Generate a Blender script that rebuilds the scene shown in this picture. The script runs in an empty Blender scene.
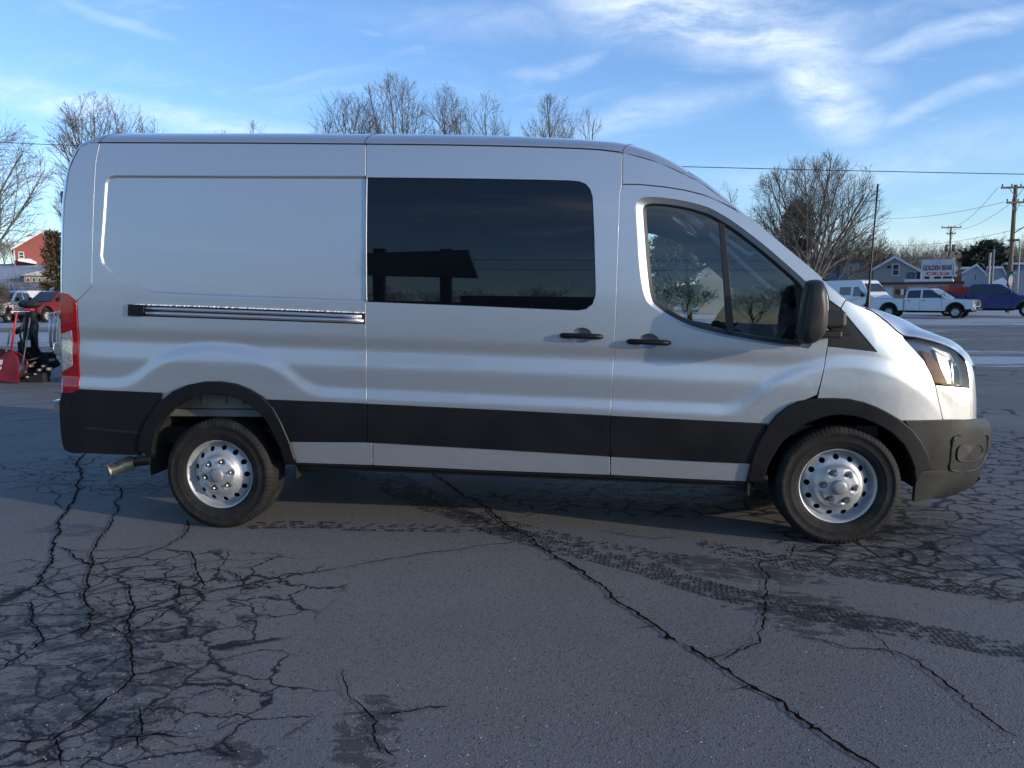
import bpy, bmesh, math, random
import numpy as np
from mathutils import Vector, Matrix
from mathutils.geometry import delaunay_2d_cdt

R = math.radians
PI = math.pi
rng = random.Random(7)
scene = bpy.context.scene
COL = scene.collection

# ------------------------------------------------------------------ camera
FPX = 770.0
CX, CY, CZ, YAW, PITCH, ROLL = 2.3668, -5.503, 1.4485, -0.111, 0.113, -0.0072
_cy, _sy, _cp, _sp = math.cos(YAW), math.sin(YAW), math.cos(PITCH), math.sin(PITCH)
CF = np.array([_sy*_cp, _cy*_cp, -_sp])
_r = np.array([_cy, -_sy, 0.0])
_u = np.cross(_r, CF)
CR = _r*math.cos(ROLL) + _u*math.sin(ROLL)
CU = -_r*math.sin(ROLL) + _u*math.cos(ROLL)
CC = np.array([CX, CY, CZ])
cam_data = bpy.data.cameras.new('camera')
cam = bpy.data.objects.new('camera', cam_data)
COL.objects.link(cam)
cam_data.sensor_width = 36.0
cam_data.lens = 36.0*FPX/1024.0
cam_data.clip_start = 0.05
cam_data.clip_end = 3000
M = Matrix(((CR[0], CU[0], -CF[0], CX), (CR[1], CU[1], -CF[1], CY), (CR[2], CU[2], -CF[2], CZ), (0, 0, 0, 1)))
cam.matrix_world = M
scene.camera = cam

def ray(px, py):
    return CF*FPX + CR*(px-512) - CU*(py-384)
def at(px, py, Y):
    """world point on the plane y = Y seen at a pixel of the survey photograph"""
    d = ray(px, py); return CC + d*((Y-CC[1])/d[1])
def gnd(px, py, z=0.0):
    d = ray(px, py); return CC + d*((z-CC[2])/d[2])

# ------------------------------------------------------------------ light
SUN_EL = R(11.0)
SUN_AZ = math.atan2(-0.335, 0.94)          # direction towards the sun, angle from +x
sd = Vector((math.cos(SUN_EL)*math.cos(SUN_AZ), math.cos(SUN_EL)*math.sin(SUN_AZ), math.sin(SUN_EL)))
sun_l = bpy.data.lights.new('sun', 'SUN')
sun_l.energy = 2.2
sun_l.angle = R(0.53)
sun_l.color = (1.0, 0.86, 0.70)
sun = bpy.data.objects.new('sun', sun_l)
COL.objects.link(sun)
sun.rotation_euler = sd.to_track_quat('Z', 'Y').to_euler()
scene.view_settings.view_transform = 'Standard'
scene.view_settings.look = 'None'
scene.view_settings.gamma = 1
scene.view_settings.exposure = 0.80
scene.view_settings.use_curve_mapping = False

world = bpy.data.worlds.new('World')
scene.world = world
world.use_nodes = True
wt = world.node_tree
wt.nodes.clear()

class NT:
    """small helper for writing node graphs"""
    def __init__(s, tree): s.t = tree
    def n(s, typ, **kw):
        nd = s.t.nodes.new(typ)
        for k, v in kw.items():
            if k in nd.inputs.keys() if isinstance(k, str) else False:
                s.put(nd, k, v)
            else:
                setattr(nd, k, v)
        return nd
    def put(s, nd, k, v):
        i = nd.inputs[k]
        if isinstance(v, bpy.types.NodeSocket): s.t.links.new(v, i)
        else: i.default_value = v
    def math(s, op, a, b=0.0, c=None, clamp=False):
        nd = s.t.nodes.new('ShaderNodeMath'); nd.operation = op; nd.use_clamp = clamp
        s.put(nd, 0, a); s.put(nd, 1, b)
        if c is not None: s.put(nd, 2, c)
        return nd.outputs[0]
    def mapr(s, v, a, b, c=0.0, d=1.0, smooth=True):
        nd = s.t.nodes.new('ShaderNodeMapRange')
        nd.interpolation_type = 'SMOOTHSTEP' if smooth else 'LINEAR'
        s.put(nd, 0, v); s.put(nd, 1, a); s.put(nd, 2, b); s.put(nd, 3, c); s.put(nd, 4, d)
        return nd.outputs[0]
    def mix(s, f, a, b, typ='RGBA', blend='MIX'):
        nd = s.t.nodes.new('ShaderNodeMix'); nd.data_type = typ
        if typ == 'RGBA':
            nd.blend_type = blend
            s.put(nd, 0, f); s.put(nd, 6, a); s.put(nd, 7, b); return nd.outputs[2]
        s.put(nd, 0, f); s.put(nd, 2, a); s.put(nd, 3, b); return nd.outputs[0]
    def noise(s, vec, scale, detail=4, rough=0.55, dist=0.0, out=0):
        nd = s.t.nodes.new('ShaderNodeTexNoise')
        s.t.links.new(vec, nd.inputs['Vector'])
        nd.inputs['Scale'].default_value = scale; nd.inputs['Detail'].default_value = detail
        nd.inputs['Roughness'].default_value = rough; nd.inputs['Distortion'].default_value = dist
        return nd.outputs[out]
    def mapping(s, vec, loc=(0, 0, 0), rot=(0, 0, 0), scale=(1, 1, 1), typ='POINT'):
        nd = s.t.nodes.new('ShaderNodeMapping'); nd.vector_type = typ
        s.t.links.new(vec, nd.inputs['Vector'])
        nd.inputs['Location'].default_value = loc; nd.inputs['Rotation'].default_value = rot
        nd.inputs['Scale'].default_value = scale
        return nd.outputs[0]

w = NT(wt)
sky = wt.nodes.new('ShaderNodeTexSky')
sky.sky_type = 'NISHITA'
sky.sun_disc = False
sky.sun_elevation = SUN_EL
sky.sun_rotation = PI/2 - SUN_AZ
sky.altitude = 250
sky.air_density = 1.0
sky.dust_density = 0.6
sky.ozone_density = 2.2
tc = wt.nodes.new('ShaderNodeTexCoord')
sep = wt.nodes.new('ShaderNodeSeparateXYZ')
wt.links.new(tc.outputs['Generated'], sep.inputs[0])
ay = w.math('MAXIMUM', w.math('ABSOLUTE', sep.outputs[1]), 0.12)
uu = w.math('DIVIDE', sep.outputs[0], ay)
vv = w.math('DIVIDE', sep.outputs[2], ay)
comb = wt.nodes.new('ShaderNodeCombineXYZ')
wt.links.new(uu, comb.inputs[0]); wt.links.new(vv, comb.inputs[1])
uv = comb.outputs[0]
warp = w.noise(uv, 3.0, 4, 0.5, out=1)
wv = wt.nodes.new('ShaderNodeVectorMath'); wv.operation = 'MULTIPLY_ADD'
wt.links.new(warp, wv.inputs[0]); wv.inputs[1].default_value = (0.10, 0.10, 0); wt.links.new(uv, wv.inputs[2])
uvw = wv.outputs[0]
def dir_uv(px, py):
    d = ray(px, py); return d[0]/d[1]+0.05, d[2]/d[1]+0.05
# (pixel centre), half length, half width, tilt in degrees (downwards to the right positive), strength
streaks = [((695, 20), 170, 42, 8, 1.0), ((770, 40), 130, 34, 22, 0.85), ((825, 88), 75, 36, 35, 0.95), ((650, 112), 150, 16, -9, 0.40),
           ((955, 38), 120, 13, -13, 0.60), ((960, 98), 120, 9, -17, 0.40), ((140, 112), 260, 20, 9, 0.85),
           ((560, 66), 60, 9, -10, 0.45), ((880, 160), 190, 26, -6, 0.35), ((110, 20), 80, 8, 16, 0.3), ((930, 240), 200, 20, 2, 0.35),
           ((500, 30), 180, 26, 6, 0.22), ((30, 170), 110, 30, 0, 0.3)]
cloud = None
for (c, hl, hw, tilt, st) in streaks:
    cu, cv = dir_uv(*c)
    m = w.mapping(uvw, (cu, cv, 0), (0, 0, R(-tilt)), (hl/FPX, hw/FPX, 1), 'TEXTURE')
    ln = wt.nodes.new('ShaderNodeVectorMath'); ln.operation = 'LENGTH'
    wt.links.new(m, ln.inputs[0])
    v = w.mapr(ln.outputs[1], 1.25, 0.1, 0.0, st)
    cloud = v if cloud is None else w.math('MAXIMUM', cloud, v)
wisp = w.noise(w.mapping(uvw, rot=(0, 0, R(12)), scale=(3.0, 13.0, 1)), 1.6, 8, 0.62, 0.6)
wisp2 = w.noise(w.mapping(uvw, rot=(0, 0, R(-25)), scale=(6.0, 16.0, 1)), 2.2, 8, 0.65, 0.3)
tex = w.mapr(w.math('ADD', w.math('MULTIPLY', wisp, 0.6), w.math('MULTIPLY', wisp2, 0.4)), 0.33, 0.68, 0.10, 1.0)
veil = w.mapr(wisp, 0.5, 0.8, 0.0, 0.22)
dens = w.math('MAXIMUM', w.math('MULTIPLY', cloud, tex), veil, clamp=True)
dens = w.math('MULTIPLY', dens, w.mapr(sep.outputs[2], 0.0, 0.05))
skyc = w.mix(1.0, sky.outputs[0], (0.79, 0.93, 1.18, 1), blend='MULTIPLY')
col = w.mix(dens, skyc, (4.4, 4.9, 5.6, 1))
bg = wt.nodes.new('ShaderNodeBackground')
bg.inputs[1].default_value = 0.14
wt.links.new(col, bg.inputs[0])
wo = wt.nodes.new('ShaderNodeOutputWorld')
wt.links.new(bg.outputs[0], wo.inputs[0])

# ------------------------------------------------------------------ materials
MATS = {}
def mat(name, color, rough=0.6, metal=0.0, spec=0.5, coat=0.0, vary=0.0, vscale=4.0, bump=0.0, bscale=60.0, ior=None, emit=None, coat_rough=0.03):
    """principled material with an object-space colour variation and an optional fine bump"""
    if name in MATS: return MATS[name]
    m = bpy.data.materials.new(name); m.use_nodes = True
    t = m.node_tree; b = t.nodes['Principled BSDF']; h = NT(t)
    c = (*color, 1)
    b.inputs['Base Color'].default_value = c
    b.inputs['Roughness'].default_value = rough
    b.inputs['Metallic'].default_value = metal
    b.inputs['Specular IOR Level'].default_value = spec
    b.inputs['Coat Weight'].default_value = coat
    b.inputs['Coat Roughness'].default_value = coat_rough
    if ior: b.inputs['IOR'].default_value = ior
    tcn = t.nodes.new('ShaderNodeTexCoord')
    if vary:
        n1 = h.noise(tcn.outputs['Object'], vscale, 6, 0.6)
        f = h.mapr(n1, 0.3, 0.7, 1-vary, 1+vary)
        mm = t.nodes.new('ShaderNodeVectorMath'); mm.operation = 'SCALE'
        mm.inputs[0].default_value = color; t.links.new(f, mm.inputs['Scale'])
        t.links.new(mm.outputs[0], b.inputs['Base Color'])
        t.links.new(h.mapr(n1, 0.3, 0.7, max(rough-0.08, 0.02), min(rough+0.08, 1)), b.inputs['Roughness'])
    if bump:
        bp = t.nodes.new('ShaderNodeBump'); bp.inputs['Strength'].default_value = bump
        bp.inputs['Distance'].default_value = 0.002
        t.links.new(h.noise(tcn.outputs['Object'], bscale, 4, 0.6), bp.inputs['Height'])
        t.links.new(bp.outputs[0], b.inputs['Normal'])
    MATS[name] = m
    return m

def paint(name, color, metal=0.0, rough=0.4, coat=1.0, flake=0.0):
    if name in MATS: return MATS[name]
    m = mat(name, color, rough, metal, 0.5, coat)
    t = m.node_tree; b = t.nodes['Principled BSDF']; h = NT(t)
    b.inputs['Coat Roughness'].default_value = 0.04
    tcn = t.nodes.new('ShaderNodeTexCoord')
    # winter road film: a little duller low down and in soft streaks
    n1 = h.noise(tcn.outputs['Object'], 1.7, 5, 0.6)
    n2 = h.noise(tcn.outputs['Object'], 45.0, 3, 0.6)
    sz = t.nodes.new('ShaderNodeSeparateXYZ'); t.links.new(tcn.outputs['Object'], sz.inputs[0])
    n3 = h.noise(h.mapping(tcn.outputs['Object'], scale=(1, 1, 2.2)), 7.0, 6, 0.7)
    f = h.math('MULTIPLY', h.mapr(n3, 0.40, 0.75), h.mapr(sz.outputs[2], 0.95, 0.35, 0.02, 0.32))
    cc = h.mix(f, (*color, 1), (0.42, 0.40, 0.37, 1))
    t.links.new(cc, b.inputs['Base Color'])
    t.links.new(h.mapr(n2, 0.3, 0.8, rough-0.03, rough+0.05), b.inputs['Roughness'])
    t.links.new(h.mapr(n1, 0.3, 0.75, 0.02, 0.06), b.inputs['Coat Roughness'])
    # very slight orange peel / panel waviness
    bp = t.nodes.new('ShaderNodeBump'); bp.inputs['Strength'].default_value = 0.04
    bp.inputs['Distance'].default_value = 0.01
    t.links.new(h.noise(tcn.outputs['Object'], 2.3, 2, 0.4), bp.inputs['Height'])
    t.links.new(bp.outputs[0], b.inputs['Normal']); t.links.new(bp.outputs[0], b.inputs['Coat Normal'])
    return m

def glass(name, tint=(0.72, 0.8, 0.8), refl=1.55):
    if name in MATS: return MATS[name]
    m = bpy.data.materials.new(name); m.use_nodes = True
    t = m.node_tree; t.nodes.clear()
    o = t.nodes.new('ShaderNodeOutputMaterial'); mx = t.nodes.new('ShaderNodeMixShader')
    tr = t.nodes.new('ShaderNodeBsdfTransparent'); tr.inputs[0].default_value = (*tint, 1)
    gl = t.nodes.new('ShaderNodeBsdfGlossy'); gl.inputs['Roughness'].default_value = 0.01
    fr = t.nodes.new('ShaderNodeFresnel'); fr.inputs[0].default_value = refl
    t.links.new(fr.outputs[0], mx.inputs[0]); t.links.new(tr.outputs[0], mx.inputs[1])
    t.links.new(gl.outputs[0], mx.inputs[2]); t.links.new(mx.outputs[0], o.inputs[0])
    MATS[name] = m
    return m

SILVER = paint('silver_paint', (0.515, 0.54, 0.565), 0.78, 0.42)
BLACKP = mat('black_plastic', (0.0075, 0.0083, 0.010), 0.50, spec=0.24, vary=0.12, vscale=3, bump=0.25, bscale=400)
GREYP = mat('grey_plastic', (0.025, 0.026, 0.025), 0.45, spec=0.30, vary=0.10, vscale=5, bump=0.25, bscale=400)
RUBBER = mat('tyre_rubber', (0.013, 0.013, 0.013), 0.75, spec=0.25, vary=0.3, vscale=9, bump=0.3, bscale=150)
DARK = mat('underbody_black', (0.012, 0.012, 0.012), 0.8, vary=0.4, vscale=8)
SEAL = mat('rubber_seal', (0.010, 0.010, 0.011), 0.5)
STEEL = mat('silver_wheel_paint', (0.48, 0.49, 0.50), 0.44, 0.6, coat=0.1, vary=0.14, vscale=9)
CHROME = mat('chrome', (0.75, 0.75, 0.75), 0.12, 1.0)
ALU = mat('aluminium_rail', (0.60, 0.60, 0.62), 0.32, 0.9)
TINTED = mat('privacy_glass', (0.003, 0.004, 0.006), 0.012, ior=1.5)
CLEAR = glass('clear_glass', (0.92, 0.96, 0.96), 1.85)
LENS = glass('lamp_lens', (0.9, 0.9, 0.9), 1.5)
CREAM = mat('interior_trim', (0.55, 0.53, 0.48), 0.7, vary=0.05)
DASH = mat('dashboard_plastic', (0.055, 0.056, 0.06), 0.6, vary=0.1)
CLOTH = mat('seat_cloth', (0.09, 0.092, 0.095), 0.9, vary=0.2, vscale=30)
REDL = mat('red_lamp', (0.24, 0.004, 0.008), 0.15, coat=0.6, vary=0.15, vscale=25)
CLRL = mat('clear_lamp', (0.5, 0.5, 0.5), 0.15, 0.5, coat=1.0, vary=0.35, vscale=60)
AMBER = mat('amber_lamp', (0.95, 0.24, 0.02), 0.4, coat=0.2)
GALV = mat('galvanised_panel', (0.20, 0.20, 0.19), 0.5, 0.3, vary=0.25, vscale=6)

def dusty(m, amount, col=(0.16, 0.155, 0.15, 1), scale=5.0):
    t = m.node_tree; h = NT(t); b = t.nodes['Principled BSDF']; tcn = t.nodes.new('ShaderNodeTexCoord')
    src = b.inputs['Base Color'].links[0].from_socket
    a_ = h.noise(tcn.outputs['Object'], scale, 7, 0.72); f_ = h.noise(tcn.outputs['Object'], 60.0, 4, 0.7)
    k = h.math('MULTIPLY', h.mapr(a_, 0.45, 0.8), h.mapr(f_, 0.3, 0.75, 0.2, amount))
    t.links.new(h.mix(k, src, col), b.inputs['Base Color'])
dusty(RUBBER, 0.55, (0.10, 0.095, 0.088, 1), 6.0)

# ------------------------------------------------------------------ mesh helpers
def link(name, me, m=None, parent=None):
    o = bpy.data.objects.new(name, me)
    COL.objects.link(o)
    if m is not None:
        for mm in (m if isinstance(m, (list, tuple)) else [m]): me.materials.append(mm)
    if parent is not None: o.parent = parent
    return o
def pymesh(name, V, F, m, parent=None, smooth=False, normals=None, midx=None):
    me = bpy.data.meshes.new(name)
    me.from_pydata([tuple(map(float, v)) for v in V], [], [tuple(map(int, f)) for f in F])
    me.update()
    if smooth or normals is not None:
        me.polygons.foreach_set('use_smooth', [True]*len(me.polygons))
    if midx is not None: me.polygons.foreach_set('material_index', list(map(int, midx)))
    if normals is not None:
        me.normals_split_custom_set_from_vertices([tuple(map(float, n)) for n in normals])
    return link(name, me, m, parent)
def tag(o, label=None, cat=None, group=None, kind=None):
    if label: o['label'] = label
    if cat: o['category'] = cat
    if group: o['group'] = group
    if kind: o['kind'] = kind
    return o
def empty(name, loc=(0, 0, 0), rz=0.0, **kw):
    o = bpy.data.objects.new(name, None); COL.objects.link(o)
    o.location = loc; o.rotation_euler = (0, 0, rz); o.empty_display_size = 0.3
    return tag(o, **kw)
def copy_tree(o, parent=None):
    c = o.copy(); COL.objects.link(c)
    if parent is not None: c.parent = parent
    for ch in [x for x in o.children]: copy_tree(ch, c)
    return c

class MB:
    """collects simple shapes into one mesh"""
    def __init__(s): s.V = []; s.F = []; s.S = []
    def add(s, V, F, sm=False):
        o = len(s.V); s.V += [tuple(map(float, v)) for v in V]
        s.F += [tuple(i+o for i in f) for f in F]; s.S += [sm]*len(F); return s
    def bm(s, b, sm=False):
        b.verts.index_update()
        s.add([v.co for v in b.verts], [[v.index for v in f.verts] for f in b.faces], sm); b.free(); return s
    def box(s, a, b, bev=0.0, mtx=None, seg=2):
        bm_ = bmesh.new(); bmesh.ops.create_cube(bm_, size=1)
        for v in bm_.verts:
            v.co = Vector([(a[i]+b[i])/2 + v.co[i]*(b[i]-a[i]) for i in range(3)])
        if bev: bmesh.ops.bevel(bm_, geom=bm_.edges[:], offset=bev, segments=seg, affect='EDGES', profile=0.5)
        if mtx is not None: bm_.transform(mtx)
        return s.bm(bm_, False)
    def prism(s, poly, y0, y1, bev=0.0, top=None, mtx=None, seg=2):
        """polygon in (x, z) extruded in y; top=(z0, z1, inset) draws the sides in with height"""
        bm_ = bmesh.new()
        a = [bm_.verts.new((p[0], y0, p[1])) for p in poly]; b = [bm_.verts.new((p[0], y1, p[1])) for p in poly]
        n = len(poly)
        bm_.faces.new(a); bm_.faces.new(b[::-1])
        for i in range(n): bm_.faces.new((a[i], b[i], b[(i+1) % n], a[(i+1) % n]))
        bmesh.ops.recalc_face_normals(bm_, faces=bm_.faces[:])
        if top:
            ym = (y0+y1)/2
            for v in bm_.verts:
                f = min(max((v.co.z-top[0])/(top[1]-top[0]), 0), 1)*top[2]
                v.co.y += -f if v.co.y > ym else f
        if bev:
            es = [e for e in bm_.edges if len(e.link_faces) == 2 and e.calc_face_angle(0) > 0.3]
            bmesh.ops.bevel(bm_, geom=es, offset=bev, segments=seg, affect='EDGES', profile=0.5, clamp_overlap=True)
        if mtx is not None: bm_.transform(mtx)
        return s.bm(bm_)
    def tube(s, pts, rad, n=8, caps=True):
        pts = [Vector(p) for p in pts]; k = len(pts)
        rad = [rad]*k if not hasattr(rad, '__len__') else rad
        V = []; F = []; up = None
        for i, p in enumerate(pts):
            d = (pts[min(i+1, k-1)] - pts[max(i-1, 0)])
            d = d.normalized() if d.length > 1e-9 else Vector((0, 0, 1))
            if up is None: up = d.orthogonal().normalized()
            up = (up - d*up.dot(d)); up = up.normalized() if up.length > 1e-6 else d.orthogonal().normalized()
            q = d.cross(up)
            for j in range(n):
                a = 2*PI*j/n
                V.append(p + (up*math.cos(a)+q*math.sin(a))*rad[i])
        for i in range(k-1):
            for j in range(n):
                F.append((i*n+j, i*n+(j+1) % n, (i+1)*n+(j+1) % n, (i+1)*n+j))
        if caps: F += [tuple(range(n))[::-1], tuple((k-1)*n+j for j in range(n))]
        return s.add(V, F, True)
    def lathe(s, prof, n=32, c=(0, 0, 0), ax='y', sm=True, fn=None):
        """prof: list of (radius, along)"""
        V = []; F = []; k = len(prof)
        for j in range(n):
            a = 2*PI*j/n
            for i, (r, h) in enumerate(prof):
                if fn: r = fn(i, j, r)
                x, z = r*math.cos(a), r*math.sin(a)
                p = {'y': (x, h, z), 'x': (h, x, z), 'z': (x, z, h)}[ax]
                V.append((c[0]+p[0], c[1]+p[1], c[2]+p[2]))
        for j in range(n):
            for i in range(k-1):
                F.append((j*k+i, j*k+i+1, ((j+1) % n)*k+i+1, ((j+1) % n)*k+i))
        return s.add(V, F, sm)
    def ico(s, c, r, sub=2, scale=(1, 1, 1)):
        bm_ = bmesh.new(); bmesh.ops.create_icosphere(bm_, subdivisions=sub, radius=r)
        for v in bm_.verts: v.co = Vector([c[i]+v.co[i]*scale[i] for i in range(3)])
        return s.bm(bm_, True)
    def build(s, name, m, parent=None, recalc=True):
        me = bpy.data.meshes.new(name)
        me.from_pydata(s.V, [], s.F); me.update()
        if recalc:
            b = bmesh.new(); b.from_mesh(me); bmesh.ops.recalc_face_normals(b, faces=b.faces[:]); b.to_mesh(me); b.free()
        me.polygons.foreach_set('use_smooth', s.S)
        return link(name, me, m, parent)

def resample(P, n, closed=True):
    P = np.asarray(P, float)
    Q = np.vstack([P, P[:1]]) if closed else P
    d = np.r_[0, np.cumsum(np.linalg.norm(np.diff(Q, axis=0), axis=1))]
    t = np.linspace(0, d[-1], n, endpoint=not closed)
    return np.stack([np.interp(t, d, Q[:, i]) for i in range(Q.shape[1])], 1)
def catmull(P, k=6, closed=False):
    P = np.asarray(P, float); n = len(P); out = []
    g = (lambda i: P[i % n]) if closed else (lambda i: P[min(max(i, 0), n-1)])
    for i in range(n if closed else n-1):
        p0, p1, p2, p3 = g(i-1), g(i), g(i+1), g(i+2)
        for j in range(k):
            t = j/k
            out.append(0.5*((2*p1)+(-p0+p2)*t+(2*p0-5*p1+4*p2-p3)*t*t+(-p0+3*p1-3*p2+p3)*t**3))
    if not closed: out.append(P[-1])
    return np.array(out)
def inpoly(P, X, Z):
    P = np.asarray(P); r = np.zeros(X.shape, bool); n = len(P)
    for i in range(n):
        x1, z1 = P[i]; x2, z2 = P[(i+1) % n]
        if z1 == z2: continue
        c = ((z1 > Z) != (z2 > Z)) & (X < (x2-x1)*(Z-z1)/(z2-z1)+x1)
        r ^= c
    return r
def polydist(P, X, Z, closed=True):
    P = np.asarray(P); d = np.full(X.shape, 1e9); n = len(P)
    for i in range(n if closed else n-1):
        a = P[i]; b = P[(i+1) % n]; ab = b-a; L = max(ab@ab, 1e-12)
        t = np.clip(((X-a[0])*ab[0]+(Z-a[1])*ab[1])/L, 0, 1)
        d = np.minimum(d, np.hypot(X-a[0]-t*ab[0], Z-a[1]-t*ab[1]))
    return d
def area2(P):
    P = np.asarray(P); Q = np.roll(P, -1, 0); return 0.5*np.sum(P[:, 0]*Q[:, 1]-Q[:, 0]*P[:, 1])
def offset_poly(P, d):
    """positive d shrinks a closed polygon"""
    P = np.asarray(P, float)
    if area2(P) < 0: P = P[::-1]
    a = P-np.roll(P, 1, 0); b = np.roll(P, -1, 0)-P
    a /= np.linalg.norm(a, axis=1)[:, None]+1e-12; b /= np.linalg.norm(b, axis=1)[:, None]+1e-12
    na = np.stack([-a[:, 1], a[:, 0]], 1); nb = np.stack([-b[:, 1], b[:, 0]], 1)
    m = na+nb; L = np.linalg.norm(m, axis=1)[:, None]; m = m/(L+1e-12)
    k = 1/np.maximum(np.sum(m*na, 1), 0.35)
    return P+m*(d*k)[:, None]

# ------------------------------------------------------------------ the van's side surface
TILT = 0.0355
def lev(x, z): return z + TILT*(x-1.2)
_zz = np.linspace(0.1, 2.8, 1351)
_base = np.interp(_zz, [0.1, 0.35, 0.6, 0.8, 1.0, 1.2, 1.45, 1.7, 2.0, 2.2, 2.4, 2.8],
                  [0.93, 0.955, 0.985, 0.995, 1.005, 1.010, 1.007, 0.994, 0.965, 0.938, 0.903, 0.82])
def _gs(a, sg):
    k = int(4*sg); g = np.exp(-0.5*(np.arange(-k, k+1)/sg)**2); g /= g.sum()
    return np.convolve(np.pad(a, k, 'edge'), g, 'valid')
_base = _gs(_base, 45)
_sl = np.zeros_like(_zz)
for a, b, s in ((1.135, 1.20, 0.155), (1.02, 1.125, -0.16), (0.90, 1.0, 0.03)):
    _sl[(_zz >= a) & (_zz <= b)] = s
_sl = _gs(_sl, 7)
_crease = np.cumsum(_sl)*(_zz[1]-_zz[0]); _crease -= _crease[-1]
RECESS = None
EXTRA = []
def SW(x, z, extra=True):
    """half width of the body at (x, z)"""
    x = np.asarray(x, float); z = np.asarray(z, float); zt = lev(x, z)
    wd = np.interp(zt, _zz, _base)
    fade = 1-np.clip((x-2.9)/1.0, 0, 1)**2*(3-2*np.clip((x-2.9)/1.0, 0, 1))
    fade = fade*np.clip((x+1.05)/0.35, 0, 1)
    wd = wd+np.interp(zt, _zz, _crease)*(0.25+0.75*fade)
    r0 = np.hypot(x-0.02, (z-0.36)*0.98)-0.735
    r1 = np.hypot(x-3.76, (z-0.36)*1.0)-0.67
    d = np.minimum(r0, r1)
    k = 0.10
    h = np.clip(0.5+0.5*((zt-0.815)-d)/k, 0, 1)
    dd = (zt-0.815)*(1-h)+d*h - k*h*(1-h)
    q = np.clip(1-dd/0.090, 0, 1)
    endf = 1-np.clip((x-4.05)/0.35, 0, 1)
    wd = wd+0.015*q*q*(3-2*q)*endf - 0.007*endf
    # plan taper to the nose and to the tail
    t = np.clip(x-3.85, 0, 2); wd = wd-0.36*t**2.1
    t = np.clip(-0.86-x, 0, 1); wd = wd-0.55*t**2
    # fender top leans in to the bonnet
    ze = np.interp(x, ECX, ECZ) if ECX is not None else 9
    u = np.clip((z-(ze-0.26))/0.26, 0, 1.3)*np.clip((x-3.6)/0.35, 0, 1)
    wd = wd-0.052*u*u
    if RECESS is not None and extra:
        ins = inpoly(RECESS, x, z); dist = polydist(RECESS, x, z)
        sdf = np.where(ins, -dist, dist)
        q = np.clip(0.5-sdf/0.015, 0, 1)
        wd = wd-0.013*q*q*(3-2*q)
    return wd
ECX = None; ECZ = None
def S(px, py, off=0.0):
    """pixel -> (x, z) on the near body side"""
    Y = -1.0
    for _ in range(14):
        p = at(px, py, Y); Y = 0.5*Y+0.5*(-(float(SW(p[0], p[2], False))+off))
    p = at(px, py, Y)
    return (p[0], p[2])
def SP(L, off=0.0): return np.array([S(a, b, off) for a, b in L])

# boundary between side and roof/bonnet wrap (pixels, near side)
E_px_roof = [(74, 158), (80, 147), (90, 143), (100, 142.5), (180, 142.8), (260, 143), (365, 144), (440, 144.8), (520, 146.3), (592, 149), (623, 152.5),
             (660, 163), (700, 182), (725, 200.5), (750, 220.5), (775, 241), (800, 262), (820, 279), (838, 293.5), (852, 303), (872, 311.5)]
E_px_hood = [(886, 321.5), (902, 335), (918, 338), (942, 344.5), (957, 352.5), (965, 361)]
E_px_nose = [(968.5, 374), (970, 388), (971, 404), (971, 419)]
_tmp = np.array([at(a, b, -0.93)[[0, 2]] for a, b in [(845, 303), (872, 311.5)]+E_px_hood])
ECX = _tmp[:, 0]; ECZ = _tmp[:, 1]
RECESS = SP([(114, 176.5), (109, 178), (106, 183), (104, 215), (101, 256), (103, 264), (111, 272), (132, 285), (150, 292), (200, 294.5), (256, 296.5), (366, 300.5), (374, 300.5), (374, 177.3), (240, 177), (125, 176.5)])

van = empty('van', (0, 0, 0), label='silver high-windowed panel van with black lower cladding parked side-on in the foreground', cat='van')

def side_pt(x, z, s, off=0.0):
    return (x, s*(SW(x, z)+off), z)

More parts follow.
